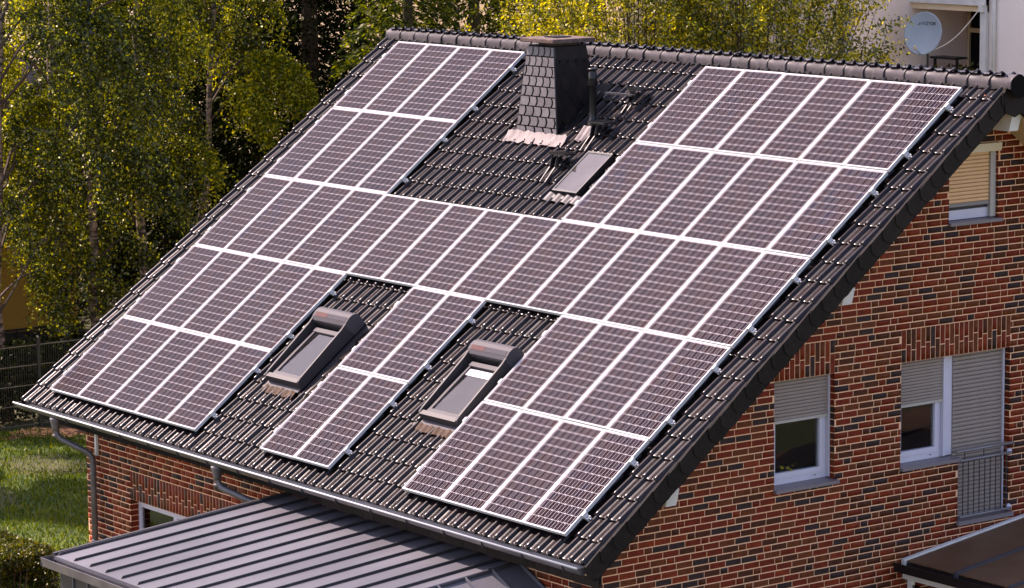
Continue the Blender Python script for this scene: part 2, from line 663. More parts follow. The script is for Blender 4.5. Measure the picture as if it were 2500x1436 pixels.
def wall_mesh(axis, c0, c1, spans, cuts_u, cuts_z, holes):
    """slab between c0 and c1 on AXIS, cells skipped where a hole is"""
    b = MB()
    us = sorted(set(cuts_u + [q for h in holes for q in (h[0], h[1])]))
    zs = sorted(set(cuts_z + [q for h in holes for q in (h[2], h[3])]))
    for i in range(len(us) - 1):
        for j in range(len(zs) - 1):
            um, zm = (us[i] + us[i + 1]) / 2, (zs[j] + zs[j + 1]) / 2
            if any(h[0] < um < h[1] and h[2] < zm < h[3] for h in holes):
                continue
            if axis == 'X':
                b.box(c0, c1, us[i], us[i + 1], zs[j], zs[j + 1])
            else:
                b.box(us[i], us[i + 1], c0, c1, zs[j], zs[j + 1])
    return b


JO = 0.003                                # bricks stand proud of the mortar
# openings: (u0, u1, z0, z1)
GW = [(-3.12, -2.13, -4.765, -3.3892), (-1.01, 0.0, -4.765, -3.3892), (0.0, 0.92, -5.602, -3.3892), (-0.21, 0.66, -1.742, -0.7225)]
FW = [(1.67, 4.62, -7.64, -6.2225)]
gab = wall_mesh('X', XG - .30, XG - JO, None, [YF + .012, 2 * RY - YF], [GZ, .1], GW)
me = gab.mesh('gable_wall', 'mortar')
bm = bmesh.new()
bm.from_mesh(me)
for sgn in (1, -1):
    nrm = Vector((0, -math.sin(A) * sgn, math.cos(A)))
    p0 = rp(0, 0, UNDER) if sgn == 1 else MIRROR @ rp(0, 0, UNDER)
    bmesh.ops.bisect_plane(bm, geom=bm.verts[:] + bm.edges[:] + bm.faces[:], plane_co=p0, plane_no=nrm, clear_outer=True)
bm.to_mesh(me)
bm.free()
gable = obj('gable_wall', me, house)
front = wall_mesh('Y', YF + JO, YF + .30, None, [XL, XG - .30], [GZ, -5.33], FW).build('front_wall', 'mortar', house)
b = MB()
b.box(XL, XG - .3, 2 * RY - YF - .3, 2 * RY - YF, GZ, -5.33)
b.build('back_wall', 'mortar', house)
me = MB().box(XL, XL + .3, YF + .3, 2 * RY - YF - .3, GZ, .1).mesh('far_gable_wall', 'mortar')
bm = bmesh.new()
bm.from_mesh(me)
for sgn in (1, -1):
    nrm = Vector((0, -math.sin(A) * sgn, math.cos(A)))
    p0 = rp(0, 0, UNDER) if sgn == 1 else MIRROR @ rp(0, 0, UNDER)
    bmesh.ops.bisect_plane(bm, geom=bm.verts[:] + bm.edges[:] + bm.faces[:], plane_co=p0, plane_no=nrm, clear_outer=True)
    bmesh.ops.holes_fill(bm, edges=bm.edges[:])
bm.to_mesh(me)
bm.free()
obj('far_gable_wall', me, house)
b = MB()
b.box(XL + .31, XG - .31, YF + .31, 2 * RY - YF - .31, -5.75, -5.6)
b.box(XL + .31, XG - .31, -2.3, 2 * RY + 2.3, -2.45, -2.3)
b.box(9.0, 9.1, -2.3, 2 * RY + 2.3, -5.6, -2.45)
b.box(10.9, 11.0, -4.4, 2 * RY + 4.4, -5.6, -3.35)
b.build('floor_slab', 'dark_room', house)

# ---- bricks
CO = 1.0 / 12                              # course height
Z0 = -5.4725
bricks = []                                # (wall, u0, u1, z0, z1)


def subtract(a, b_, spans):
    out = [(a, b_)]
    for (p, q) in spans:
        nxt = []
        for (x, y) in out:
            if q <= x or p >= y:
                nxt.append((x, y))
            else:
                if p - x > .03:
                    nxt.append((x, p))
                if y - q > .03:
                    nxt.append((q, y))
        out = nxt
    return out


LINT = {'g': [(-3.12, -2.13, -3.3892, -2.9725), (-1.01, .92, -3.3892, -2.9725)], 'f': [(1.67, 4.62, -6.2225, -5.8058)]}


def lay(wall, u0, u1, holes, zlo, zhi, rs):
    ob = holes + LINT[wall]
    k0 = math.floor((zlo - Z0) / CO)
    k1 = math.ceil((zhi - Z0) / CO)
    for k in range(k0, k1):
        z = Z0 + k * CO
        u = u0 - rs.uniform(0, .25)
        since = rs.randint(0, 3)
        row = []
        while u < u1:
            if since >= 3 and rs.random() < .5:
                L = .125
                since = 0
            else:
                L = .25
                since += 1
            row.append((u, u + L))
            u += L
        for (a, c) in row:
            a2, c2 = max(a, u0) , min(c, u1)
            if c2 - a2 < .035:
                continue
            zz0, zz1 = z + .0075, z + CO - .0075
            sp = [(h[0], h[1]) for h in ob if not (zz1 <= h[2] + .05 or zz0 >= h[3] - .012)]
            for (p, q) in subtract(a2 + (.006 if a2 > u0 else 0), c2 - (.006 if c2 < u1 else 0), sp):
                if q - p > .03:
                    bricks.append((wall, p, q, zz0, zz1))
    for (p, q, za, zb) in LINT[wall]:
        nn = round((q - p) / CO)
        w = (q - p) / nn
        for i in range(nn):
            a, c = p + i * w + .006, p + (i + 1) * w - .006
            jit = [0, .125, .04, .09, .02, .11][i % 6]
            if i % 2 == 0:
                cut = zb - .25 - (.02 if i % 4 else 0)
            else:
                cut = za + .25 - (.03 if i % 4 == 1 else 0)
            bricks.append((wall, a, c, za + .004, cut - .006))
            bricks.append((wall, a, c, cut + .006, zb - .006))


rs = random.Random(11)
lay('g', YF, 2 * RY - YF, GW, -6.9, .05, rs)
lay('f', XL, XG, FW, -7.9, -5.30, rs)
unit = MB().box(-.5, .5, -.5, .5, -.5, .5).mesh('brick', 'brick')
ea = Vector(pix(rp(12.95, -8.15, -.345))[:2])
eb = Vector(pix(rp(12.95, .25, -.345))[:2])
cand, rest = [], []
for (w, a, c, z0, z1) in bricks:
    if w == 'g':
        mid = Vector((XG, (a + c) / 2, (z0 + z1) / 2))
        if z1 > roof_under(mid.y) - .005:
            continue
        M = Matrix.Translation((XG - .045 + rs.uniform(-.0008, .001), mid.y, mid.z)) @ Matrix.Diagonal((.09, c - a, z1 - z0, 1))
    else:
        mid = Vector(((a + c) / 2, YF, (z0 + z1) / 2))
        if z1 > -5.335:
            continue
        M = Matrix.Translation((mid.x, YF + .045 + rs.uniform(-.001, .0008), mid.z)) @ Matrix.Diagonal((c - a, .09, z1 - z0, 1))
    x, y, d = pix(mid)
    vis = 0 < x < 2500 and 0 < y < 1436
    if w == 'g' and vis:
        e = eb - ea
        vis = (x - ea.x) * e.y - (y - ea.y) * e.x < 0 and not (x > 2230 and y > 1375 - (x - 2230) * .33)
    else:
        vis = False
    (cand if vis else rest).append(((z1 - z0) * (c - a) / d ** 2, w, M))
cand.sort(key=lambda t: -t[0])
for q in cand[:300]:
    obj('brick', unit, gable, mw=q[2])
for w, par in (('g', gable), ('f', front)):
    joined('brick_course', unit, [q[2] for q in cand[300:] + rest if q[1] == w], 'brick', par, smooth=False)

# ---- reveals behind the brick face at the openings
for (p, q, za, zb) in (GW[0], GW[2], GW[3]):
    b = MB()
    for k in range(math.ceil((za - Z0) / CO), math.floor((zb - Z0) / CO) + 1):
        z = Z0 + k * CO
        if z + CO > zb + .002:
            continue
        b.box(XG - .22, XG - .006, q - .003, q + .02, z + .006, z + CO - .006)
    if b.v:
        b.build('reveal_brick', 'brick', gable, kind='stuff')
b = MB()
for (p, q, za, zb) in FW:
    for k in range(math.ceil((za - Z0) / CO), math.floor((zb - Z0) / CO)):
        z = Z0 + k * CO
        b.box(p - .02, p + .003, YF + .006, YF + .22, z + .006, z + CO - .006)
b.build('reveal_brick', 'brick', front, kind='stuff')

# ---- roof body and tiles
S_E, S_R = -8.20, 0.30
roof = MB(ROOF)
roof.box(-.55, 12.88, S_E + .10, S_R - .02, UNDER + .012, HTILE - .035)
me = roof.mesh('roof', 'roof_felt')
roof = obj('roof', me, house)
MB(MIRROR @ ROOF).box(-.55, 12.88, S_E + .10, S_R - .02, UNDER + .012, HTILE - .035).build('back_roof', 'roof_felt', house)

PITCH, COURSE = .2065, .3385
prof = [(-.172, .004), (-.160, 0), (-.082, 0), (-.074, .007), (-.064, .007), (-.055, 0), (-.040, .002), (-.034, .016), (-.025, .031), (-.011, .041), (.006, .042), (.021, .034), (.032, .018), (.037, .001), (.046, -.006)]


def tile_mesh(name, prof):
    b = MB()
    rows = []
    for (y, sc_, dz, fl) in ((.004, 1, 0, -.022), (0, .62, -.004, None), (.007, .88, -.0005, None), (.022, 1, 0, None), (.06, 1, 0, None), (.40, 1, 0, None)):
        rows.append([(x, y, (z * sc_ + dz) if fl is None else (fl if z < .012 else z * .45 - .012)) for (x, z) in prof])
    b.grid(rows)
    return b.mesh(name, 'tile', smooth=True)


tile = tile_mesh('roof_tile', prof)
DEL = math.asin(.026 / COURSE)
# solar blocks: (row, first column, number of columns)
PX, PY = .823, 1.59
BLOCKS = [(0, 0, 4), (0, 9, 6), (1, 0, 4), (1, 9, 6), (2, 0, 15), (3, 0, 5), (3, 7, 2), (3, 11, 4), (4, 0, 5), (4, 7, 2), (4, 11, 4)]


def under_panel(x, s):
    for (r, c0, nc) in BLOCKS:
        if c0 * PX + .02 < x < (c0 + nc) * PX - .08 and -(r + 1) * PY < s < -r * PY - .05:
            return True
    return False


WIN = [(4.50, 5.33, -6.80, -5.52), (8.14, 8.97, -6.80, -5.52), (6.59, 7.15, -2.66, -1.80)]
tm, far = [], []
rt = random.Random(5)
for k in range(26):
    s = S_E + k * COURSE
    for i in range(0, 65):
        x = -.37 + i * PITCH
        if any(w[0] - .02 < x - .06 < w[1] + .05 and w[2] - .1 < s + .15 < w[3] + .02 for w in WIN):
            continue
        M = ROOF @ Matrix.Translation((x + rt.gauss(0, .0012), s + rt.gauss(0, .0025), HTILE + .026 + rt.gauss(0, .0012))) @ Matrix.Rotation(-DEL + rt.gauss(0, .003), 4, 'X') @ Matrix.Rotation(rt.gauss(0, .003), 4, 'Z')
        if k == 25:
            M = M @ Matrix.Diagonal((1, .42, 1, 1))
        X, Y, D = pix(M.translation)
        vis = 0 < X < 2500 and 0 < Y < 1436 and not under_panel(x, s + .1)
        tm.append((D if vis else 1e9 + D, M))
        far.append(MIRROR @ M)
tm.sort(key=lambda t: t[0])
for q in tm[:300]:
    obj('roof_tile', tile, roof, mw=q[1])
joined('roof_tile_field', tile, [q[1] for q in tm[300:]], 'tile', roof)
joined('roof_tile_field', tile, far, 'tile', bpy.data.objects['back_roof'])
# verge tiles along the far gable
vp = [(-.060, -.10), (-.052, .0), (-.038, .014), (-.028, .030), (-.012, .041), (.006, .042), (.020, .034), (.030, .018), (.036, .003), (.06, 0), (.10, 0)]
vt = tile_mesh('verge_tile', vp)
for k in range(25):
    s = S_E + k * COURSE
    M = ROOF @ Matrix.Translation((-.588, s, HTILE + .027)) @ Matrix.Rotation(-DEL, 4, 'X')
    obj('verge_tile', vt, roof, mw=M)
# ridge tiles
b = MB()
rows = []
for (x, k_) in ((-.004, 1.04), (0, 1.075), (.028, 1.075), (.033, 1.0), (.40, .965)):
    row = []
    for j in range(15):
        a = math.radians(-12 + 204 * j / 14)
        rr = .138 * k_ * (1 + .03 * math.cos(6 * (a - math.pi / 2)))
        row.append((x, -math.cos(a) * rr * 1.04, math.sin(a) * rr))
    rows.append(row)
b.grid(rows)
pieces('ridge_sheen', [(0, (.032, .026, .030)), (1, (.050, .042, .046))], rough=.45, rough2=.6, bump=.15, spec=.4, dirt=((.11, .09, .085), 6.0, .60, .85))  # paler than the tiles: sheen on the curved tops put into the colour
ridge = b.mesh('ridge_tile', 'ridge_sheen', smooth=True)
nr = 36
for i in range(nr):
    x0 = 13.02 - (i + 1) * .378
    M = Matrix.Translation((x0 + .378 + rt.gauss(0, .002), RY + rt.gauss(0, .002), .030 + rt.gauss(0, .002))) @ Matrix.Rotation(math.pi, 4, 'Z') @ Matrix.Rotation(rt.gauss(0, .006), 4, 'X')
    obj('ridge_tile', ridge, roof, mw=M)
b = MB()
b.lathe([(.01, 0), (.140, .0), (.140, .012), (.01, .014)], (13.022, RY, .02), 20, 'X')
b.build('ridge_end_cap', 'roof_felt', house)
# crumpled ventilation strip under the ridge
b = MB(ROOF)
rows = [[(-.5 + i * .05, .12 + .01 * math.sin(i * 2.2), HTILE + .030 + .010 * math.sin(i * 1.52) + .004 * math.sin(i * 5.1)) for i in range(270)],
        [(-.5 + i * .05, .26, HTILE + .075) for i in range(270)]]
b.grid(rows)
b.build('ridge_vent_strip', 'black_rubber', house, smooth=True)

# ---- verge boards with slates, soffit, purlins, eave
XV = 12.935
for mir in (False, True):
    MM = (MIRROR @ ROOF) if mir else ROOF
    b = MB(MM)
    b.box(12.885, XV - .004, S_E - .02, S_R - (.0 if mir else -.002), -.352, -.115)
    b.build('verge_board', 'black_rubber', house)
    b = MB(MM)
    for k in range(5):
        b.box(XG + .005 + k * .106, XG + .105 + k * .106, S_E + .02, S_R - .03, UNDER - .018, UNDER + .004)
    b.build('soffit_boards', 'soffit', house, kind='stuff')


def slate_poly(w, h, curve):
    """outline in (along, up): one lower corner swept round"""
    pts = [(0, h), (w + .06, h), (w + .06, .02), (w * .45, 0)]
    for i in range(1, 7):
        t = i / 6
        pts.append((w * .45 - (w * .45 + curve) * math.sin(t * math.pi / 2), h * .62 * (1 - math.cos(t * math.pi / 2))))
    pts.append((-curve * .4, h * .85))
    return pts


b = MB()
b.prism([(0, p[0], p[1]) for p in slate_poly(.25, .245, .05)], (0, 0, 0), (.007, 0, 0))
vs_me = b.mesh('verge_slate', 'slate')
for k in range(34):
    s = S_E - .03 + k * .25
    if s > .30:
        break
    M = ROOF @ Matrix.Translation((XV + .004 + rt.uniform(0, .003), s + rt.gauss(0, .006), -.352 + rt.gauss(0, .004))) @ Matrix.Rotation(.045, 4, 'Z') @ Matrix.Rotation(rt.gauss(0, .02), 4, 'X')
    obj('verge_slate', vs_me, house, mw=M).matrix_parent_inverse = Matrix.Translation(-house.location)
for k in range(3):
    s = .05 - k * .25
    M = MIRROR @ ROOF @ Matrix.Translation((XV + .004, s, -.352)) @ Matrix.Rotation(.04, 4, 'Z')
    obj('verge_slate', vs_me, house, mw=M).matrix_parent_inverse = Matrix.Translation(-house.location)
b = MB()
b.prism([(XV + .012, RY - .16, -.30), (XV + .012, RY - .19, -.10), (XV + .012, RY - .02, .06), (XV + .012, RY + .19, -.10), (XV + .012, RY + .16, -.30), (XV + .012, RY, -.36)], (0, 0, 0), (.008, 0, 0))
b.build('peak_slate', 'slate', house)
for (y, z) in ((-5.12, -4.86), (-2.36, -2.78), (RY + .14, -.42)):
    zt = roof_under(y) - .02
    b = MB()
    b.hexa([(XG - .1, y - .08, zt - .24), (12.80, y - .08, zt - .24), (12.80, y + .08, zt - .24), (XG - .1, y + .08, zt - .24),
            (XG - .1, y - .08, zt - .03), (12.86, y - .08, zt - .03), (12.86, y + .08, zt - .03), (XG - .1, y + .08, zt - .03)])
    b.build('purlin_end', 'white_paint', house)
# eave: fascia with small slates
ez = rp(0, S_E, UNDER)
b = MB()
b.box(-.5, 12.88, ez.y + .09, ez.y + .12, ez.z - .10, ez.z + .14)
b.box(-.5, XG - .01, ez.y + .12, YF - .002, ez.z - .06, ez.z - .04)
b.build('eave_board', 'black_rubber', house)
sm = MB().box(0, .235, 0, .006, 0, .13).mesh('eave_slate', 'slate')
for i in range(24):
    x = 12.88 - (i + 1) * .24
    o = obj('eave_slate', sm, house, mw=Matrix.Translation((x, ez.y + .08 + rt.uniform(0, .003), ez.z - .13 + rt.gauss(0, .004))))
    o.matrix_parent_inverse = Matrix.Translation(-house.location)

# ---- gutter
GY, GZZ, GR = -6.478, -5.075, .085
b = MB()
rows = []
for x in np.linspace(-.68, 12.86, 60):
    row = []
    for j in range(13):
        a = math.pi + math.pi * j / 12
        row.append((x, GY + GR * math.cos(a), GZZ + GR * math.sin(a) + .004 * math.sin(x * .9)))
    rows.append(row)
b.grid(rows)
gut = b.build('gutter', ['gutter_zinc'], house, smooth=True)
mod = gut.modifiers.new('thick', 'SOLIDIFY')
mod.thickness = .004
MB().tube([(-.69, GY - GR - .004, GZZ + .004), (6, GY - GR - .004, GZZ), (12.87, GY - GR - .004, GZZ + .002)], .012, 8).build('gutter_bead', 'alu', gut, smooth=True)
for x in (-.685, 12.862):
    pl = [(x, GY + (GR + .004) * math.cos(math.pi + math.pi * j / 14), GZZ + (GR + .004) * math.sin(math.pi + math.pi * j / 14)) for j in range(15)]
    MB().prism(pl, (-.004, 0, 0), (.004, 0, 0)).build('gutter_end_cap', 'gutter_zinc', gut)
for i in range(16):
    x = .9 + i * .78
    b = MB()
    for j in range(12):
        a0, a1 = math.pi + math.pi * j / 12, math.pi + math.pi * (j + 1) / 12
        R1 = GR + .009
        b.box(x - .004, x + .004, min(GY + R1 * math.cos(a0), GY + R1 * math.cos(a1)) - .003, max(GY + R1 * math.cos(a0), GY + R1 * math.cos(a1)) + .003,
              min(GZZ + R1 * math.sin(a0), GZZ + R1 * math.sin(a1)) - .003, max(GZZ + R1 * math.sin(a0), GZZ + R1 * math.sin(a1)) + .003)
    b.build('gutter_bracket', 'zinc_dark', gut)


def bezier(pts, n=8):
    """rounded polyline"""
    out = [Vector(pts[0])]
    for i in range(1, len(pts) - 1):
        p0, p1, p2 = Vector(pts[i - 1]), Vector(pts[i]), Vector(pts[i + 1])
        a = p1 + (p0 - p1).normalized() * min(.12, (p0 - p1).length * .45)
        c = p1 + (p2 - p1).normalized() * min(.12, (p2 - p1).length * .45)
        for k in range(n + 1):
            t = k / n
            out.append(a * (1 - t) ** 2 + p1 * 2 * t * (1 - t) + c * t * t)
    out.append(Vector(pts[-1]))
    return out


for (x0, x1) in ((.44, .80), (4.93, 5.62)):
    dp = MB().tube(bezier([(x0, GY, GZZ - .07), (x0, GY, GZZ - .36), (x1, YF - .11, GZZ - .62), (x1, YF - .11, GZ)]), .046, 12).build('downpipe', 'gutter_zinc', house, smooth=True)
    MB().lathe([(.085, 0), (.085, -.03), (.055, -.15), (.055, -.19)], (x0, GY, GZZ - .075), 14).build('outlet_funnel', 'gutter_zinc', dp, smooth=True)
    for z in (GZZ - .34, GZZ - .9, GZZ - 1.9):
        p = (x0, GY, z) if z > GZZ - .5 else (x1, YF - .11, z)
        MB().lathe([(.047, -.02), (.052, -.018), (.052, .018), (.047, .02)], p, 12).build('pipe_clip', 'gutter_zinc', dp, smooth=True)
MB().box(.74, .79, YF - .045, YF - .006, -5.72, -5.16).build('conduit', 'white_paint', house)

# ---- chimney
chx0, chx1, chy0 = 4.66, 5.62, -1.205
tx0, tx1, ty0, ty1, tz = 4.83, 5.43, -1.10, -.54, .225
zb = -1.30
bx0, bx1, by0, by1 = 4.63, 5.65, -1.22, -.32
b = MB()
b.hexa([(bx0, by0, zb), (bx1, by0, zb), (bx1, by1, zb), (bx0, by1, zb), (tx0, ty0, tz), (tx1, ty0, tz), (tx1, ty1, tz), (tx0, ty1, tz)])
chim = b.build('chimney', 'black_rubber', house)


def lerp(a, b_, t):
    return a + (b_ - a) * t


def front_pt(u, z, off=0.0):
    t = (z - zb) / (tz - zb)
    x0, x1, y = lerp(bx0, tx0, t), lerp(bx1, tx1, t), lerp(by0, ty0, t)
    return Vector((lerp(x0, x1, u), y - off, z))


def side_pt(v, z, off=0.0):
    t = (z - zb) / (tz - zb)
    y0, y1, x = lerp(by0, ty0, t), lerp(by1, ty1, t), lerp(bx1, tx1, t)
    return Vector((x + off, lerp(y0, y1, v), z))


# front: rows of slates with S-curved side joints
nrow = 9
zs = [lerp(-1.06, .215, i / nrow) for i in range(nrow + 1)]
for i in range(nrow):
    z0, z1 = zs[i], zs[i + 1]
    off = (.37 * i) % 1.0
    edges = [0.005] + [e for e in [((k + off) / 4.6) for k in range(-1, 6)] if .04 < e < .96] + [.995]
    for a, c in zip(edges, edges[1:]):
        poly = []
        for (u, rev) in ((a, False), (c, True)):
            seg = []
            for q in range(6):
                t = q / 5
                bend = (.035 * math.sin(t * math.pi * .9) - .012) if .01 < u < .99 else 0
                seg.append(front_pt(u + bend + (.022 if not rev and u > .01 else -.022 if rev and u < .99 else 0), lerp(z0 + .009, z1 - .009, t), .006))
            poly += seg[::-1] if rev else seg
        kk = len(poly)
        MB().prism(poly, (0, 0, 0), (0, -.009 - rt.uniform(0, .003), 0)).build('slate', 'chimney_slate_lit', chim)
# gable-side face: lozenge slates below a plain band, shade put into their colour
MB().prism([side_pt(.005, .03, .003), side_pt(.995, .03, .003), side_pt(.995, .215, .003), side_pt(.005, .215, .003)], (0, 0, 0), (.006, 0, 0)).build('slate_band', 'slate', chim)
for i in range(9):
    for k in range(6):
        zc = -.02 - i * .13
        vc = (k + (.5 if i % 2 else 0)) / 4.2
        if vc > 1.05:
            continue
        yq = side_pt(vc, zc).y
        hs = 1.55 * .13
        pl = [(vc - .115, zc), (vc - .06, zc - .085), (vc, zc - .125), (vc + .06, zc - .085), (vc + .115, zc), (vc, zc + .13)]
        pl = [(min(max(u, .004), .996), z) for u, z in pl]
        s_here = (yq + HTILE * math.sin(A)) / math.cos(A)
        if zc - .12 < s_here * math.sin(A) - .12 or max(p[0] for p in pl) - min(p[0] for p in pl) < .04 or zc + .13 > .2:
            continue
        MB().prism([side_pt(u, z, .002 + .004 * (1 - (z - zc + .125) / .26)) for u, z in pl], (0, 0, 0), (.006, 0, 0)).build('slate', 'slate', chim)
for (bu, n_) in ((0.0, 'f'), (1.0, 'f')):
    MB().tube([front_pt(bu, -1.08, .004), front_pt(bu, .21, .004)], .012, 6).build('corner_trim', 'black_metal', chim)
b = MB()
b.box(4.93, 5.33, -1.0, -.62, tz, .275)
b.build('cap_bed', 'concrete_brown', chim)
b = MB()
b.box(4.745, 5.525, -1.195, -.44, .268, .330)
cap = b.build('chimney_cap', 'concrete_brown', chim)
bv = cap.modifiers.new('worn_edges', 'BEVEL')
bv.width = .012
bv.segments = 2
MB().box(5.0, 5.28, -.95, -.68, .33, .345).build('flue', 'black_rubber', chim)
# lead apron below the chimney: dressed over the rolls
b = MB(ROOF)
rows = []
for s, dh in ((-1.77, .004), (-1.74, .012), (-1.66, .022), (-1.58, .055)):
    row = []
    for i in range(46):
        x = 4.52 + i * 1.36 / 45
        ph = (x + .37) / PITCH * 2 * math.pi
        roll = max(0, math.cos(ph)) ** 2 * .012 * (1 if s < -1.6 else .3)
        row.append((x, s + .012 * math.sin(x * 23) + .008 * math.sin(x * 51), HTILE + .034 + roll + dh + .004 * math.sin(x * 37)))
    rows.append(row)
b.grid(rows)
b.build('lead_apron', 'lead', chim, smooth=True)
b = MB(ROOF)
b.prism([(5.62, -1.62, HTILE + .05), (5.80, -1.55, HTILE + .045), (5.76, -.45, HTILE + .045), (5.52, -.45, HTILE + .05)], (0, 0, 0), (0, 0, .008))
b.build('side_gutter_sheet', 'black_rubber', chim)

# ---- vent pipe and its apron
vx, vy, vz = 6.146, -.985, -.90
vent = MB().lathe([(.075, -.10), (.075, .10), (.062, .13), (.050, .16), (.046, .20), (.046, .60), (.060, .61), (.075, .62), (.060, .65), (.073, .66), (.058, .69), (.070, .70), (.058, .73), (.062, .78), (.052, .80), (.052, .83), (.075, .835), (.075, .85), (.01, .86)], (vx, vy, vz), 18).build('vent_pipe', 'black_metal', house, smooth=True)
b = MB(ROOF)
b.grid([[(6.04 + i * .02, s, HTILE + .05 + .02 * math.sin(i * 1.1) * (1 if s < -1.4 else .4) + dh) for i in range(13)] for s, dh in ((-1.62, 0), (-1.52, .012), (-1.36, .05))])
b.build('lead_apron', 'lead', vent, smooth=True)


# ---- chimney sweep treads
def tread(x, s, w, bar=False):
    b = MB(ROOF)
    ca, sa = math.cos(A), math.sin(A)

    def up(dx, ds, dz):      # world-vertical offset expressed on the roof
        return (x + dx, s + ds + dz * sa, HTILE + .05 + dz * ca)
    st = None
    parts = []
    for dx in (0.0, w * .48):
        pts = [up(dx, -.10, .0), up(dx, .02, .035), up(dx, .12, .06), up(dx, .17, .11), up(dx, .17, .20)]
        b.tube(pts, .014, 6)
        b.tube([up(dx, .17, .06), up(dx, .30, .05)], .013, 6)
        b.prism([up(dx - .005, .10, .05), up(dx - .005, .30, .05), up(dx - .005, .26, .13), up(dx - .005, .15, .16)], (0, 0, 0), (.01, 0, 0))
    tr = b.build('tread_bracket', 'black_metal', house)
    t = MB()
    c0 = rp(*up(-.06, .17, .205))
    t.box(c0.x, c0.x + (w + .12), c0.y - .02, c0.y + .20, c0.z, c0.z + .025)
    for k in range(5):
        t.box(c0.x + .01 + k * (w + .10) / 5, c0.x + .03 + k * (w + .10) / 5, c0.y - .02, c0.y + .20, c0.z + .025, c0.z + .034)
    t.build('tread_plate', 'zinc_dark' if bar else 'black_metal', tr)


tread(6.36, -1.70, .22)
tread(6.15, -2.38, .24)
tread(6.50, -.98, .20)
t = MB()
c0 = rp(6.10, -.86, HTILE + .24)
t.box(c0.x - .06, c0.x + .56, c0.y + .04, c0.y + .12, c0.z + .01, c0.z + .035)
t.build('sweep_platform', 'zinc_dark', house)


# ---- roof windows with shutter boxes
def roof_window(x0, x1, s0, s1, blind):
    fr = MB(ROOF)
    w = .030
    hb = HTILE + .03
    # side cheeks rise from the sill to the shutter box
    for xa, xb in ((x0, x0 + w), (x1 - w, x1)):
        ys = [s0, s0 + .02, s0 + .09, s1 - .30, s1 - .16, s1]
        ht = [.0, .025, .040, .098, .125, .08]
        poly = [(xa, y, h) for y, h in zip(ys, ht)] + [(xa, s1, hb), (xa, s0, hb)]
        fr.prism(poly, (0, 0, 0), (xb - xa, 0, 0))
    fr.box(x0 + w, x1 - w, s0, s0 + .07, hb, .018)
    win = fr.build('roof_window', 'frame_grey', house)
    # shutter box: rounded section
    sec = [(s1 - .24, .062), (s1 - .235, .095), (s1 - .19, .127), (s1 - .12, .145), (s1 - .05, .140), (s1 + .0, .115), (s1 + .03, .055), (s1 + .03, hb), (s1 - .2, hb)]
    bx = MB(ROOF).prism([(x0 - .006, y, h) for y, h in sec], (0, 0, 0), (x1 - x0 + .012, 0, 0)).build('shutter_box', 'grey_coated', win)
    for (xa, xb, mname) in ((x0 + .05, x0 + .33, 'sticker_red'), (x0 + .335, x1 - .03, 'sticker_blue')):
        p = [(xa, s1 - .188, .1295), (xb, s1 - .188, .1295), (xb, s1 - .122, .1468), (xa, s1 - .122, .1468)]
        MB(ROOF).prism(p, (0, 0, 0), (0, 0, .002)).build('sticker', mname, win)
    # sash and pane
    sb = MB(ROOF)
    a0, a1, c0, c1 = x0 + w + .055, x1 - w - .045, s0 + .08, s1 - .29
    hh = -.005
    sb.box(a0, a0 + .05, c0, c1, hb, hh)
    sb.box(a1 - .05, a1, c0, c1, hb, hh)
    sb.box(a0, a1, c0 - .005, c0 + .055, hb, hh + .003)
    sb.box(a0, a1, c1 - .07, c1, hb, hh + .012)
    sb.build('sash', 'grey_coated', win)
    MB(ROOF).box(a0 + .045, a1 - .045, c0 + .05, c1 - .06, hh - .022, hh - .016).build('glass_pane', 'pane_sky', win)
    MB(ROOF).box(a0 + .02, a1 - .02, c0, c1, hb - .05, hb - .03).build('pane_backing', 'blind_grey', win)
    if blind:
        MB(ROOF).box(a0 + .07, a1 - .06, c1 - .21, c1 - .105, hh - .0145, hh - .013).build('white_blind_strip', 'pvc', win)
    # sill flashing and pleated apron
    MB(ROOF).box(x0 + .02, x1 - .02, s0 - .075, s0 - .002, hb - .01, hb + .012).build('sill_flashing', 'grey_coated', win)
    rows = []
    for s, dh in ((s0 - .19, .0), (s0 - .13, .006), (s0 - .07, .010)):
        rows.append([(x0 + .03 + i * (x1 - x0 - .06) / 40, s + .012 * math.sin(i * 1.9) * (s < s0 - .15) + .01 * math.sin(i * .6), HTILE + .038 + dh + .012 * math.sin(i * .96) + .004 * math.sin(i * 2.7)) for i in range(41)])
    MB(ROOF).grid(rows).build('apron', 'apron_brown', win, smooth=True)
    # side flashing in place of the cut tiles
    MB(ROOF).box(x0 - .14, x0 - .002, s0 - .1, s1 + .06, HTILE - .02, HTILE + .012).build('side_flashing', 'frame_grey', win)
    MB(ROOF).box(x1 + .002, x1 + .14, s0 - .1, s1 + .06, HTILE - .02, HTILE + .012).build('side_flashing', 'frame_grey', win)
    return win


simple('blind_grey', (.12, .12, .14), .7)
roof_window(4.50, 5.33, -6.80, -5.52, False)
roof_window(8.14, 8.97, -6.80, -5.52, True)
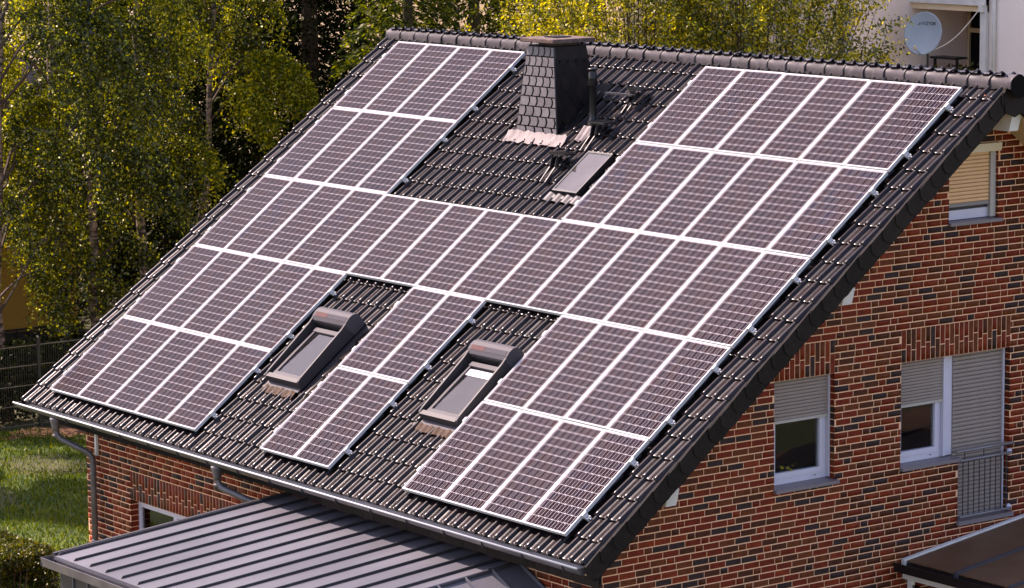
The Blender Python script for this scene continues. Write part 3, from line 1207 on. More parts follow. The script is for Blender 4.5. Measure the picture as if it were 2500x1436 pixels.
# plain skylight near the treads
fr = MB(ROOF)
x0, x1, s0, s1 = 6.60, 7.14, -2.63, -1.82
for q in ((x0, x0 + .025, s0, s1), (x1 - .025, x1, s0, s1), (x0 + .025, x1 - .025, s0, s0 + .03), (x0 + .025, x1 - .025, s1 - .03, s1)):
    fr.box(*q, HTILE - .01, -.045)
sk = fr.build('skylight', 'black_metal', house)
MB(ROOF).box(x0 + .024, x1 - .024, s0 + .029, s1 - .029, -.060, -.052).build('glass_pane', 'pane_bright', sk)
MB(ROOF).box(x0 + .03, x1 - .03, s0 + .03, s1 - .03, HTILE - .01, HTILE + .01).build('pane_backing', 'sky_reflection_pink', sk) if 'sky_reflection_pink' in MATS else None
simple('sky_reflection_pink', (.22, .185, .185), .7)
MB(ROOF).box(x0 + .03, x1 - .03, s0 + .03, s1 - .03, HTILE - .01, HTILE + .02).build('pane_backing', 'sky_reflection_pink', sk)  # flat plate under the pane, its pale pink imitates reflected sky
MB(ROOF).grid([[(x0 - .1 + i * .02, s, HTILE + .035 + .016 * math.sin(i * .64)) for i in range(38)] for s in (s0 - .16, s0 - .08, s0 - .002)]).build('apron', 'zinc_dark', sk, smooth=True)


# ---- gable windows
def slats(name, x, y0, y1, z0, z1, pitch, mat, par, bow=.006):
    """roller shutter curtain: one curved slat after another"""
    n = max(1, round((z1 - z0) / pitch))
    p = (z1 - z0) / n
    sec = [(0, 0), (bow * .8, p * .12), (bow, p * .45), (bow * .8, p * .80), (0, p * .90), (-.004, p * .90), (-.004, 0)]
    me = MB().prism([(a, 0, c) for a, c in sec], (0, 0, 0), (0, y1 - y0, 0)).mesh(name, mat)
    for i in range(n):
        o = obj(name, me, par, mw=Matrix.Translation((x, y0, z0 + i * p)))


def gable_window(y0, y1, z0, z1, zs, sill_y1, mat='shutter_grey', sash_right=True, curtain=True):
    xf = XG - .135
    f = MB()
    f.box(xf - .06, xf, y0, y1, z0, z0 + .075)
    f.box(xf - .06, xf, y1 - .07, y1, z0 + .075, z1)
    f.box(xf - .06, xf, y0, y0 + .055, z0 + .075, z1)
    f.box(xf - .06, xf, y0 + .055, y1 - .07, z1 - .06, z1)
    win = f.build('window', 'pvc', house)
    s = MB()
    a0, a1, c0, c1 = y0 + .058, y1 - .073, z0 + .078, z1 - .063
    s.box(xf - .05, xf + .012, a0, a1, c0, c0 + .065)
    s.box(xf - .05, xf + .012, a1 - .065, a1, c0 + .065, c1)
    s.box(xf - .05, xf + .012, a0, a0 + .065, c0 + .065, c1)
    s.build('sash', 'pvc', win)
    MB().box(xf - .03, xf - .022, a0 + .06, a1 - .06, c0 + .06, c1).build('glass_pane', 'pane', win)
    MB().box(xf + .012, xf + .016, a1 - .16, a1 - .12, z0 + .045, z0 + .052).build('drain_slot', 'black_metal', win)
    if zs < z1 - .01:
        slats('shutter_slat', xf + .03, y0 + .004, y1 - .03, zs + .035, z1 + .002, .0415, mat, win)
        MB().box(xf + .022, xf + .040, y0 + .004, y1 - .03, zs, zs + .034).build('shutter_end_bar', 'rail_grey' if mat == 'shutter_grey' else 'alu_dull', win)
    MB().box(xf + .004, xf + .052, y1 - .028, y1 - .002, z0 + .01, z1).build('guide_rail', 'pvc', win)
    sl_ = MB()
    sl_.hexa([(XG - .20, y0 - .012, z0 - .062), (XG + .055, y0 - .012, z0 - .062), (XG + .055, sill_y1, z0 - .062), (XG - .20, sill_y1, z0 - .062),
              (XG - .20, y0 - .012, z0 + .004), (XG + .055, y0 - .012, z0 - .022), (XG + .055, sill_y1, z0 - .022), (XG - .20, sill_y1, z0 + .004)])
    sl_.build('sill', 'granite', win)
    return win


w1 = gable_window(-3.12, -2.13, -4.70, -3.39, -3.935, -2.09)
w2 = gable_window(-1.01, -.16, -4.70, -3.39, -3.985, .02)
MB().box(XG - .20, XG - .105, -.158, -.085, -4.69, -3.39).build('mullion', 'pvc', w2)
MB().box(XG - .20, XG - .112, -.078, -.012, -4.69, -3.39).build('mullion', 'pvc', w2)
# french window with its shutter closed
f = MB()
f.box(XG - .195, XG - .15, 0.0, .92, -5.53, -3.39)
w4 = f.build('french_window', 'pvc', house)
slats('shutter_slat', XG - .105, -.01, .87, -4.72, -3.388, .0525, 'shutter_grey', w4, .010)
slats('shutter_slat', XG - .105, .003, .87, -5.50, -4.72, .0525, 'shutter_grey', w4, .010)
MB().box(XG - .125, XG - .075, .872, .898, -5.52, -3.39).build('guide_rail', 'pvc', w4)
MB().hexa([(XG - .2, -.02, -5.60), (XG + .05, -.02, -5.60), (XG + .05, .97, -5.60), (XG - .2, .97, -5.60), (XG - .2, -.02, -5.53), (XG + .05, -.02, -5.545), (XG + .05, .97, -5.545), (XG - .2, .97, -5.53)]).build('sill', 'granite', w4)
# balcony railing before it
ra = MB()
xr = XG + .06
ra.tube([(xr, -.09, -4.63), (xr, .93, -4.63)], .019, 10)
rail = ra.build('balcony_railing', 'alu_dull', house, smooth=True)
MB().tube([(xr, -.02, -4.755), (xr, .90, -4.755)], .017, 10).build('cross_bar', 'alu_dull', rail, smooth=True)
MB().tube([(xr, -.02, -5.485), (xr, .90, -5.485)], .017, 10).build('cross_bar', 'alu_dull', rail, smooth=True)
for z in (-4.755, -5.485):
    MB().lathe([(.006, 0), (.045, 0), (.045, .012), (.030, .03), (.006, .032)], (XG, .915, z), 14, 'X').build('wall_rosette', 'pvc', rail, smooth=True)
    MB().tube([(XG, .90, z), (xr, .90, z)], .012, 8).build('bracket', 'alu_dull', rail)
for y in (.06, .40, .80):
    MB().tube([(xr, y, -4.75), (xr, y, -4.63)], .008, 6).build('short_bar', 'zinc_dark', rail)
me = MB().tube([(0, 0, -5.48), (0, 0, -4.76)], .0075, 6).mesh('bar', 'zinc_dark')
for i in range(9):
    obj('bar', me, rail, mw=Matrix.Translation((xr, .03 + i * .098, 0)))

# attic window under the verge with tan shutter
f = MB()
f.box(XG - .20, XG - .15, -.21, .66, -1.68, -.72)
w3 = f.build('attic_window', 'pvc', house)
slats('shutter_slat', XG - .075, -.205, .555, -1.47, -.84, .047, 'shutter_tan', w3, .010)
MB().box(XG - .085, XG - .055, -.205, .555, -1.515, -1.47).build('shutter_end_bar', 'alu_dull', w3)
MB().box(XG - .14, XG - .09, -.21, .56, -1.68, -1.56).build('sash_rail', 'pvc', w3)
MB().box(XG - .14, XG - .095, -.21, .56, -1.558, -1.52).build('sash_rail', 'frame_grey', w3)
MB().box(XG - .14, XG - .04, .56, .655, -1.68, -.84).build('guide_rail', 'rail_grey', w3)
MB().hexa([(XG - .14, -.21, -.86), (XG + .02, -.21, -.84), (XG + .02, .69, -.84), (XG - .14, .69, -.86), (XG - .14, -.21, -.725), (XG + .035, -.21, -.735), (XG + .035, .69, -.735), (XG - .14, .69, -.725)]).build('shutter_box', 'cream_metal', w3)
MB().hexa([(XG - .2, -.22, -1.74), (XG + .05, -.22, -1.74), (XG + .05, .71, -1.74), (XG - .2, .71, -1.74), (XG - .2, -.22, -1.68), (XG + .05, -.22, -1.70), (XG + .05, .71, -1.70), (XG - .2, .71, -1.68)]).build('sill', 'granite', w3)
# front window with frames
f = MB()
ya, yb = YF + .13, YF + .19
for q in ((1.67, 1.74, -7.64, -6.27), (2.66, 2.76, -7.64, -6.27), (3.60, 3.70, -7.64, -6.27), (4.55, 4.62, -7.64, -6.27)):
    f.box(q[0], q[1], ya, yb, q[2], q[3])
f.box(1.74, 2.66, ya, yb, -6.34, -6.27)
f.box(2.76, 3.60, ya, yb, -6.34, -6.27)
f.box(3.70, 4.55, ya, yb, -6.34, -6.27)
w5 = f.build('garden_window', 'pvc', house)
for a, c in ((1.74, 2.66), (2.76, 3.60), (3.70, 4.55)):
    MB().box(a, c, ya + .03, ya + .036, -7.64, -6.34).build('glass_pane', 'pane', w5)
rows = []
for z in (-7.6, -6.3):
    rows.append([(2.05 + i * .02, ya + .07 + .02 * math.sin(i * 1.3), z) for i in range(31)])
simple('curtain_green', (.60, .58, .05), .8)
MB().grid(rows).build('curtain', 'curtain_green', w5, smooth=True)

# ================================================================== SOLAR PANELS
PW, PL = .806, 1.567
TH = .046
fm = MB()
fw = .012
fm.box(-PW / 2, PW / 2, -PL / 2, -PL / 2 + fw, -TH, 0)
fm.box(-PW / 2, PW / 2, PL / 2 - fw, PL / 2, -TH, 0)
fm.box(-PW / 2, -PW / 2 + fw, -PL / 2 + fw, PL / 2 - fw, -TH, 0)
fm.box(PW / 2 - fw, PW / 2, -PL / 2 + fw, PL / 2 - fw, -TH, 0)
me_frame = fm.mesh('frame', 'alu')
me_back = MB().box(-PW / 2 + fw, PW / 2 - fw, -PL / 2 + fw, PL / 2 - fw, -.014, -.0100).mesh('backsheet', 'backsheet')
me_glass = MB()
me_glass.grid([[(-PW / 2 + fw, -PL / 2 + fw, -.0025), (PW / 2 - fw, -PL / 2 + fw, -.0025)], [(-PW / 2 + fw, PL / 2 - fw, -.0025), (PW / 2 - fw, PL / 2 - fw, -.0025)]])
me_glass = me_glass.mesh('glass_cover', 'panel_glass')
CW, CH = .744 / 6, 1.524 / 12
cb = MB()
bb = MB()
for i in range(6):
    for j in range(12):
        cx, cy = -.372 + (i + .5) * CW, -.762 + (j + .5) * CH
        hx, hy, ch = CW / 2 - .0016, CH / 2 - .0028, .010
        n = cb.addv([(cx + a, cy + c, -.0085) for a, c in ((-hx + ch, -hy), (hx - ch, -hy), (hx, -hy + ch), (hx, hy - ch), (hx - ch, hy), (-hx + ch, hy), (-hx, hy - ch), (-hx, -hy + ch))])
        cb.face(range(n, n + 8))
    for q in (.25, .75):
        x = -.372 + (i + q) * CW
        bb.box(x - .0030, x + .0030, -.761, .761, -.0083, -.0076)
me_cells = cb.mesh('solar_cell_field', 'cell')
me_bus = bb.mesh('busbar_strip', 'busbar')
ORD = ['first', 'second', 'third', 'fourth', 'fifth', 'sixth', 'seventh', 'eighth', 'ninth', 'tenth', 'eleventh', 'twelfth', 'thirteenth', 'fourteenth', 'fifteenth']
WHERE = {(0, 0): 'top row between birches and chimney', (0, 9): 'top row between chimney and gable', (1, 0): 'second row between birches and chimney',
         (1, 9): 'second row beside the skylight', (2, 0): 'full-width third row', (3, 0): 'fourth row, birch-side block',
         (3, 7): 'fourth row, between the two roof windows', (3, 11): 'fourth row, gable-side block', (4, 0): 'bottom row, birch-side block',
         (4, 7): 'bottom row, between the two roof windows', (4, 11): 'bottom row, gable-side block'}
rp_ = random.Random(3)
for (r, c0, nc) in BLOCKS:
    for k in range(nc):
        x = (c0 + k + .5) * PX + rp_.gauss(0, .0008)
        s = -(r + .5) * PY + rp_.gauss(0, .0015) + (.006 if (r, c0) == (0, 9) else 0)
        lab = 'panel in the %s, %s from the birch end' % (WHERE[(r, c0)], ORD[k])
        t = thing('solar_panel', lab, 'solar panel', rp(x, s, rp_.gauss(0, .0008)), 'solar panels on the tiled roof', (A + rp_.gauss(0, .0010), rp_.gauss(0, .0012), 0))
        obj('frame', me_frame, t, local=True)
        obj('backsheet', me_back, t, local=True)
        o = obj('solar_cell_field', me_cells, t, local=True)
        o['kind'] = 'stuff'
        o = obj('busbar_strip', me_bus, t, local=True)
        o['kind'] = 'stuff'
        obj('glass_cover', me_glass, t, local=True)
# rails with end clamps
cl = MB()
cl.box(-.012, .030, -.035, .035, -.046, .0055)
cl.box(.022, .042, -.030, .030, -.070, -.030)
me_cl = cl.mesh('end_clamp', 'alu')
hk = MB()
hk.box(0, .035, -.028, -.020, -.095, -.050)
hk.box(0, .035, .020, .028, -.095, -.050)
hk.box(0, .035, -.028, .028, -.062, -.054)
hk.tube([(.030, 0, -.072), (.056, 0, -.072)], .009, 6)
me_hk = hk.mesh('rail_end', 'alu')
for (r, c0, nc) in BLOCKS:
    for q, nm in ((.22, 'upper'), (.78, 'lower')):
        xa, xb = c0 * PX + .0065, (c0 + nc) * PX - .0065
        s = -(r + q) * PY
        o = obj('mounting_rail', MB().box(xa - .03, xb + .045, -.02, .02, -.088, -.0475).mesh('mounting_rail', 'alu_dull'), mw=Matrix.Translation(SV * s) @ ROOF)
        tag(o, '%s aluminium rail under panels of the %s' % (nm, WHERE[(r, c0)]), 'mounting rail', 'aluminium rails below the solar panels')
        obj('end_clamp', me_cl, o, mw=Matrix.Translation((xb, 0, 0)))
        obj('rail_end', me_hk, o, mw=Matrix.Translation((xb + .040, 0, 0)))
        obj('end_clamp', me_cl, o, mw=Matrix.Translation((xa, 0, 0)) @ Matrix.Rotation(math.pi, 4, 'Z'))
# dry leaf lying below the ridge
b = MB(ROOF)
b.grid([[(12.60, -.02, HTILE + .03), (12.64, .02, HTILE + .05)], [(12.66, -.06, HTILE + .045), (12.70, -.01, HTILE + .03)]])
tag(b.build('dry_leaf', 'leaf_dry'), 'single orange dry leaf lying on the tiles below the ridge end', 'leaf')

# ================================================================== ZINC-ROOFED EXTENSION
ext = thing('metal_roof_extension', 'low garden extension with grey standing-seam metal roof below the eave', 'extension', (8.5, -7.7, GZ))
SLP = math.tan(math.radians(4.98))


def zz(y):
    return -5.433 + (y + 5.97) * SLP


X0, X1, YA, YB = 5.975, 11.02, YF - .004, -9.52
b = MB()
b.hexa([(X0, YB, zz(YB) - .05), (X1, YB, zz(YB) - .05), (X1, YA, zz(YA) - .05), (X0, YA, zz(YA) - .05), (X0, YB, zz(YB)), (X1, YB, zz(YB)), (X1, YA, zz(YA)), (X0, YA, zz(YA))])
sheet = b.build('roof_sheet', 'zinc', ext)
x = X0 + .03
i = 0
while x < X1 - .05:
    y1 = YA
    b = MB()
    b.hexa([(x - .009, YB + .03, zz(YB + .03) - .002), (x + .009, YB + .03, zz(YB + .03) - .002), (x + .009, YA - .01, zz(YA) - .002), (x - .009, YA - .01, zz(YA) - .002),
            (x - .006, YB + .06, zz(YB) + .036), (x + .006, YB + .06, zz(YB) + .036), (x + .006, YA - .01, zz(YA) + .034), (x - .006, YA - .01, zz(YA) + .034)])
    b.build('standing_seam', 'zinc_dark', sheet)  # dark zinc stands in for shade on the seam sides
    x += .3935 if i else .40
    i += 1
b = MB()
b.hexa([(X0 - .05, YB, zz(YB) - .09), (X0 - .002, YB, zz(YB) - .09), (X0 - .002, YA, zz(YA) - .09), (X0 - .05, YA, zz(YA) - .09), (X0 - .05, YB, zz(YB) + .035), (X0 - .002, YB, zz(YB) + .035), (X0 - .002, YA, zz(YA) + .035), (X0 - .05, YA, zz(YA) + .035)])
b.build('edge_flashing', 'zinc_dark', ext)
b = MB()
zg = zz(YB)
b.grid([[(X0 - .10, y, z), (X1 + .4, y, z)] for y, z in ((YB + .02, zg - .03), (YB + .01, zg - .10), (YB - .10, zg - .11), (YB - .125, zg - .02), (YB - .14, zg - .02), (YB - .13, zg - .13), (YB + .02, zg - .13))])
eg = b.build('box_gutter', 'gutter_zinc', ext)
MB().box(X0 - .108, X0 - .101, YB - .14, YB + .02, zg - .13, zg - .015).build('gutter_end_cap', 'gutter_zinc', eg)
for k in range(14):
    xa = X0 + .02 + k * .37
    MB().box(xa, xa + .345, YB + .06, YB + .09, GZ, zg - .12).build('wall_panel', 'zinc_dark', ext)
    MB().box(xa + .345, xa + .370, YB + .04, YB + .09, GZ, zg - .12).build('cover_strip', 'zinc', ext)
MB().box(X0 + .02, X0 + .06, YB + .09, YA - .02, GZ, zz(YB) - .06).build('side_wall', 'zinc_dark', ext)
# hipped end falling towards the gable corner
DZ = .46
b = MB()
b.hexa([(X1, YB, zz(YB) - .06), (X1 + 1.9, YB, zz(YB) - .06 - 1.9 * DZ), (X1 + 1.9, YA, zz(YA) - .06 - 1.9 * DZ), (X1, YA, zz(YA) - .06),
        (X1, YB, zz(YB) - .004), (X1 + 1.9, YB, zz(YB) - 1.9 * DZ - .004), (X1 + 1.9, YA, zz(YA) - 1.9 * DZ - .004), (X1, YA, zz(YA) - .004)])
hip = b.build('hip_sheet', 'zinc', ext)
MB().tube([(X1, YB, zz(YB) + .01), (X1, YA - .02, zz(YA) + .01)], .024, 8).build('ridge_roll', 'zinc', hip, smooth=True)
for k in range(9):
    y = YA - .03 - k * .40
    b = MB()
    b.hexa([(X1 + .02, y - .012, zz(y) - .012), (X1 + 1.9, y - .012, zz(y) - 1.9 * DZ - .004), (X1 + 1.9, y + .012, zz(y) - 1.9 * DZ - .004), (X1 + .02, y + .012, zz(y) - .012),
            (X1 + .02, y - .008, zz(y) + .030), (X1 + 1.9, y - .008, zz(y) - 1.9 * DZ + .04), (X1 + 1.9, y + .008, zz(y) - 1.9 * DZ + .04), (X1 + .02, y + .008, zz(y) + .030)])
    b.build('standing_seam', 'zinc', hip)

# ================================================================== GLAZED TERRACE ROOF AT THE GABLE
ter = thing('terrace_roof', 'brown glazed terrace roof with dark gutter leaning at the gable wall', 'terrace roof', (14.5, 1.0, GZ))
TS = .125
ty0, tz0 = -.98, -5.90


def tzz(y):
    return tz0 + (y - ty0) * TS


for k in range(5):
    xa = XG + .06 + k * .92
    b = MB()
    b.hexa([(xa + .03, ty0, tzz(ty0) - .012), (xa + .89, ty0, tzz(ty0) - .012), (xa + .89, 4.2, tzz(4.2) - .012), (xa + .03, 4.2, tzz(4.2) - .012),
            (xa + .03, ty0, tzz(ty0)), (xa + .89, ty0, tzz(ty0)), (xa + .89, 4.2, tzz(4.2)), (xa + .03, 4.2, tzz(4.2))])
    b.build('glazing_panel', 'brown_glass', ter)
    b = MB()
    w = .028
    b.hexa([(xa - w, ty0 - .03, tzz(ty0) - .06), (xa + w, ty0 - .03, tzz(ty0) - .06), (xa + w, 4.2, tzz(4.2) - .06), (xa - w, 4.2, tzz(4.2) - .06),
            (xa - w, ty0 - .03, tzz(ty0) + .022), (xa + w, ty0 - .03, tzz(ty0) + .022), (xa + w, 4.2, tzz(4.2) + .022), (xa - w, 4.2, tzz(4.2) + .022)])
    b.build('glazing_bar', 'white_paint' if k == 0 else 'grey_coated', ter)
b = MB()
b.grid([[(XG + .015, y, z), (XG + 5, y, z)] for y, z in ((ty0 + .02, tz0 - .02), (ty0 - .02, tz0 - .09), (ty0 - .10, tz0 - .10), (ty0 - .13, tz0 - .02), (ty0 - .15, tz0 - .015), (ty0 - .14, tz0 - .13), (ty0 + .0, tz0 - .14))])
b.build('gutter', 'black_metal', ter)
MB().box(XG + .02, XG + 5, ty0 + .0, ty0 + .08, tz0 - .24, tz0 - .13).build('head_beam', 'white_paint', ter)
for k in range(5):
    xa = XG + .10 + k * .92
    MB().box(xa, xa + .07, ty0 + .01, ty0 + .07, GZ, tz0 - .24).build('post', 'white_paint', ter)
    MB().box(xa + .07, xa + .92, ty0 + .03, ty0 + .04, GZ, tz0 - .30).build('glass_pane', 'pane', ter)

# ================================================================== THINGS IN THE WINDOW
xi = XG - .27
rows = []
for z in (-4.62, -3.6):
    rows.append([(xi - .03 + .02 * math.sin(i * 1.7), -3.10 + i * .012, z) for i in range(18)])
tag(MB().grid(rows).build('curtain', 'curtain_white', smooth=True), 'white curtain hanging behind the half-shuttered window', 'curtain')
b = MB()
b.lathe([(.01, 0), (.045, .01), (.055, .06), (.04, .12), (.028, .15), (.034, .19), (.030, .24), (.012, .27)], (xi, -2.84, -4.57), 12)
toy = tag(b.build('figurine', 'toy_yellow', smooth=True), 'yellow figurine standing inside the half-shuttered window', 'figurine')
tag(MB().lathe([(.01, 0), (.045, .02), (.055, .06), (.04, .10), (.01, .115)], (xi, -2.98, -4.57), 12).build('ornament', 'toy_white', smooth=True), 'round white ornament on the sill beside the yellow figurine', 'ornament')
tag(MB().lathe([(.01, 0), (.07, .03), (.08, .10), (.06, .15), (.01, .18)], (xi - .08, -2.40, -4.56), 12).build('plush_toy', 'toy_white', smooth=True), 'dim white plush toy deeper inside the half-shuttered window', 'toy')


def leaf_cloud(centre, spread, n, size, seed, lo=-1):
    r = np.random.default_rng(seed)
    p = r.normal(0, 1, (n, 3)) * np.array(spread) + np.array(centre)
    return leaf_quads(p, size, r)


def leaf_quads(p, size, r, hang=0.0, aspect=.62):
    """leaf-shaped quads (kite) at points p"""
    n = len(p)
    d = r.normal(0, 1, (n, 3))
    d[:, 2] -= hang
    d /= np.linalg.norm(d, axis=1)[:, None]
    q = r.normal(0, 1, (n, 3))
    u = np.cross(d, q)
    u /= np.linalg.norm(u, axis=1)[:, None] + 1e-9
    L = (size * r.uniform(.65, 1.3, n))[:, None]
    W = L * aspect * .5
    return np.stack([p, p + d * L * .5 + u * W, p + d * L, p + d * L * .5 - u * W], 1)


fb = obj('flower_bunch', quads_mesh('flower_bunch', leaf_cloud((xi, -2.68, -4.52), (.04, .10, .035), 300, .055, 4), 'leaf_golden'))
tag(fb, 'small yellow flower bunch beside the yellow figurine in the window', 'flowers')

# ================================================================== NEIGHBOUR BUILDING WITH DISH
nb = thing('neighbour_building', 'pale plastered apartment building with loggia behind the ridge', 'building', (-11, 24, GZ))
BX, B1, B2 = -11.0, 19.99, 21.85
MB().box(-30, BX, B1, 34, GZ, 6).build('wall', 'stucco_shade', nb)
b = MB()
b.box(BX + .001, BX + 12, B2, 34, GZ, -2.75)
b.box(BX + .001, BX + 12, B2, 34, -.62, 6)
b.box(-8.62, BX + 12, B2 + .001, 34, -2.75, -.62)
b.box(BX + .001, -8.62, 23.6, 34, -2.75, -.62)
b.build('wing_wall', 'stucco_white', nb)
b = MB()
b.box(BX, -8.62, B2 - .14, B2 - .002, -.66, -.40)
b.build('lintel_beam', 'white_paint', nb)
MB().box(BX, -8.62, B2 - .06, B2 + .10, -.80, -.665).build('awning_box', 'stucco_cream', nb)
p = MB()
p.box(-8.80, -8.62, B2 - .10, B2 - .004, -2.9, -.40)
p.build('corner_post', 'white_paint', nb)
MB().tube([(-8.42, B2 - .05, -3.2), (-8.42, B2 - .05, 1.5)], .045, 10).build('downpipe', 'white_paint', nb, smooth=True)
MB().tube([(-11.35, B1 - .06, -5), (-11.35, B1 - .06, 5)], .055, 10).build('downpipe', 'frame_grey', nb, smooth=True)
MB().tube([(-11.16, B1 - .05, -5), (-11.16, B1 - .05, 5)], .05, 10).build('downpipe', 'white_paint', nb, smooth=True)
MB().box(BX + .02, -8.7, B2 - .02, B2 + .04, -3.4, -2.75).build('parapet', 'stucco_shade', nb)
w = MB()
for (xa, xb) in ((-11.35 + .45, -10.78 + .30), ):
    pass
yw = 23.52
w.box(-10.95, -10.88, yw, yw + .05, -2.7, -.62)
w.box(-10.40, -10.30, yw, yw + .05, -2.7, -.62)
w.box(-9.75, -9.68, yw, yw + .05, -2.7, -.62)
w.box(-10.88, -10.40, yw, yw + .05, -1.42, -1.32)
w.box(-10.30, -9.75, yw, yw + .05, -1.42, -1.32)
lw = w.build('loggia_window', 'soffit', nb)
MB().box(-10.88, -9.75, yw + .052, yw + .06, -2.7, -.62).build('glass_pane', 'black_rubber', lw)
# shelf stand on the loggia
b = MB()
for (x, y) in ((-10.80, 22.3), (-10.10, 22.3)):
    b.box(x, x + .05, y, y + .05, -2.75, -1.92)
b.box(-10.82, -10.03, 22.2, 22.6, -1.95, -1.90)
tag(b.build('plant_stand', 'black_metal'), 'black metal stand on the loggia below the satellite dish', 'stand')
pl = obj('loggia_plant', quads_mesh('loggia_plant', np.concatenate([leaf_cloud((-9.75, 22.1, -2.28), (.22, .08, .10), 700, .10, 9), leaf_cloud((-10.75, 22.1, -2.30), (.2, .08, .06), 400, .10, 10)]), 'leaf_hedge'))
tag(pl, 'green leafy plant on the loggia parapet just above the ridge', 'plant')
# satellite dish facing the camera side
dish = thing('satellite_dish', 'grey-blue satellite dish with black lettering at the loggia', 'satellite dish', (-9.93, 21.15, -2.4))
dc = Vector((-9.93, 21.15, -1.31))
aim = Vector((.36, -.90, .25)).normalized()
ux = Vector((0, 0, 1)).cross(aim).normalized()
uy = aim.cross(ux)
DM = Matrix((ux, uy, aim)).transposed().to_4x4()
DM.translation = dc
b = MB(DM)
rings = []
for k in range(8):
    t = k / 7
    rings.append([(.435 * t * math.cos(a) if t else .0005 * math.cos(a), (.475 * t * math.sin(a)) if t else .0005 * math.sin(a), .085 * t * t) for a in np.linspace(0, 2 * math.pi, 37)])
b.grid(rings)
rings2 = [[(.435 * math.cos(a), .475 * math.sin(a), .085) for a in np.linspace(0, 2 * math.pi, 37)], [(.455 * math.cos(a), .495 * math.sin(a), .078) for a in np.linspace(0, 2 * math.pi, 37)], [(.45 * math.cos(a), .49 * math.sin(a), .06) for a in np.linspace(0, 2 * math.pi, 37)]]
b.grid(rings2)
b.build('reflector', 'dish_paint', dish, smooth=True)
DI = DM
# black lettering, drawn as thin strokes
STROKES = {'V': [((0, 1), (.5, 0)), ((.5, 0), (1, 1))], 'I': [((.5, 0), (.5, 1))], 'Z': [((0, 1), (1, 1)), ((1, 1), (0, 0)), ((0, 0), (1, 0))],
           'Y': [((0, 1), (.5, .5)), ((1, 1), (.5, .5)), ((.5, .5), (.5, 0))], 'O': [((0, .15), (0, .85)), ((0, .85), (.3, 1)), ((.3, 1), (.7, 1)), ((.7, 1), (1, .85)), ((1, .85), (1, .15)), ((1, .15), (.7, 0)), ((.7, 0), (.3, 0)), ((.3, 0), (0, .15))],
           'N': [((0, 0), (0, 1)), ((0, 1), (1, 0)), ((1, 0), (1, 1))]}


def dish_z(x, y):
    return .085 * ((x / .435) ** 2 + (y / .475) ** 2) + .004


b = MB(DI)
lx, ly, lh = -.075, .205, .062


def stroke(b, p, q, wd):
    p, q = Vector((p[0], p[1], 0)), Vector((q[0], q[1], 0))
    d = (q - p).normalized()
    nn = Vector((-d.y, d.x, 0)) * wd
    p, q = p - d * wd * .8, q + d * wd * .8
    v = []
    for s_ in (p + nn, p - nn, q - nn, q + nn):
        v.append((s_.x, s_.y, dish_z(s_.x, s_.y)))
    n = b.addv(v)
    b.face((n, n + 1, n + 2, n + 3))


xx = lx
for chh in 'VIZYON':
    wd = .020 if chh == 'I' else .048
    for (p, q) in STROKES[chh]:
        stroke(b, (xx + p[0] * wd, ly + p[1] * lh), (xx + q[0] * wd, ly + q[1] * lh), .0065)
    xx += wd + .016
# the round mark before the word: a dark disc split by a pale V
for sgn in (-1, 1):
    n = b.addv([(lx - .075 + sgn * .008 + sgn * .034 * math.sin(a), ly + .031 + .043 * math.cos(a) - (.0), dish_z(lx - .075, ly) + .001) for a in np.linspace(.15, math.pi - .15, 9)])
    b.face(range(n, n + 9))
b.build('lettering', 'print_black', dish)
arm_end = DI @ Vector((.02, -.42, .46))
MB().tube([DI @ Vector((0, -.47, .06)), arm_end], .016, 8).build('feed_arm', 'dish_paint', dish)
MB().lathe([(.012, -.05), (.03, -.045), (.03, .02), (.022, .05), (.008, .055)], arm_end + Vector((0, 0, .02)), 10).build('receiver_head', 'soffit', dish, smooth=True)
MB().tube([dc + Vector((-.05, .12, -.02)), dc + Vector((-.05, .16, -.5)), dc + Vector((-.05, .16, -1.1))], .025, 8).build('mast', 'zinc_dark', dish)
MB().tube([dc + Vector((0, .05, 0)), dc + Vector((-.05, .14, -.02))], .05, 8).build('mount', 'zinc_dark', dish)
ce = Vector((-8.80, 21.72, -.74))
cs = dc + Vector((.28, -.05, -.36))
pts = [cs.lerp(ce, t) + Vector((0, 0, -.16 * math.sin(t * math.pi))) for t in np.linspace(0, 1, 14)]
tag(MB().tube(pts, .011, 6).build('antenna_cable', 'cable_white', smooth=True), 'pale cable sagging from the satellite dish to the corner post', 'cable')
MB().box(-8.80, -8.68, B2 - .16, B2 - .10, -.80, -.62).build('junction_box', 'white_paint', nb)

# other houses far behind
yb = thing('yellow_building', 'ochre yellow plastered building half hidden behind the birches', 'building', (-24, 1, GZ))
MB().box(-30, -20.0, -14, 5.1, GZ + .75, -3.4).build('wall', 'stucco_yellow', yb)
MB().prism([(-30.5, -14.4, -3.398), (-19.6, -14.4, -3.398), (-25, -14.4, -.6)], (0, 0, 0), (0, 19.9, 0)).build('roof', 'tile', yb)
MB().box(-30, -19.9, -14, 5.2, GZ, GZ + .75).build('plinth', 'dark_plinth', yb)
rl = MB().box(-19.88, -19.82, -14, 5.2, GZ + .80, GZ + .84).build('ledge_rail', 'black_metal', yb)
me = MB().box(-19.87, -19.83, 0, .03, GZ + .66, GZ + .80).mesh('rail_post', 'black_metal')
for i in range(30):
    obj('rail_post', me, rl, mw=Matrix.Translation((0, -4 + i * .3, 0)))
cbd = thing('cream_building', 'sunlit cream building glimpsed behind the spruces', 'building', (-27, 20, GZ))
MB().box(-46, -15.5, 17, 30, GZ, 4).build('wall', 'stucco_cream', cbd)
MB().prism([(-46.5, 16.5, 4.002), (-46.5, 30.5, 4.002), (-46.5, 23.5, 8)], (0, 0, 0), (31.5, 0, 0)).build('roof', 'tile', cbd)

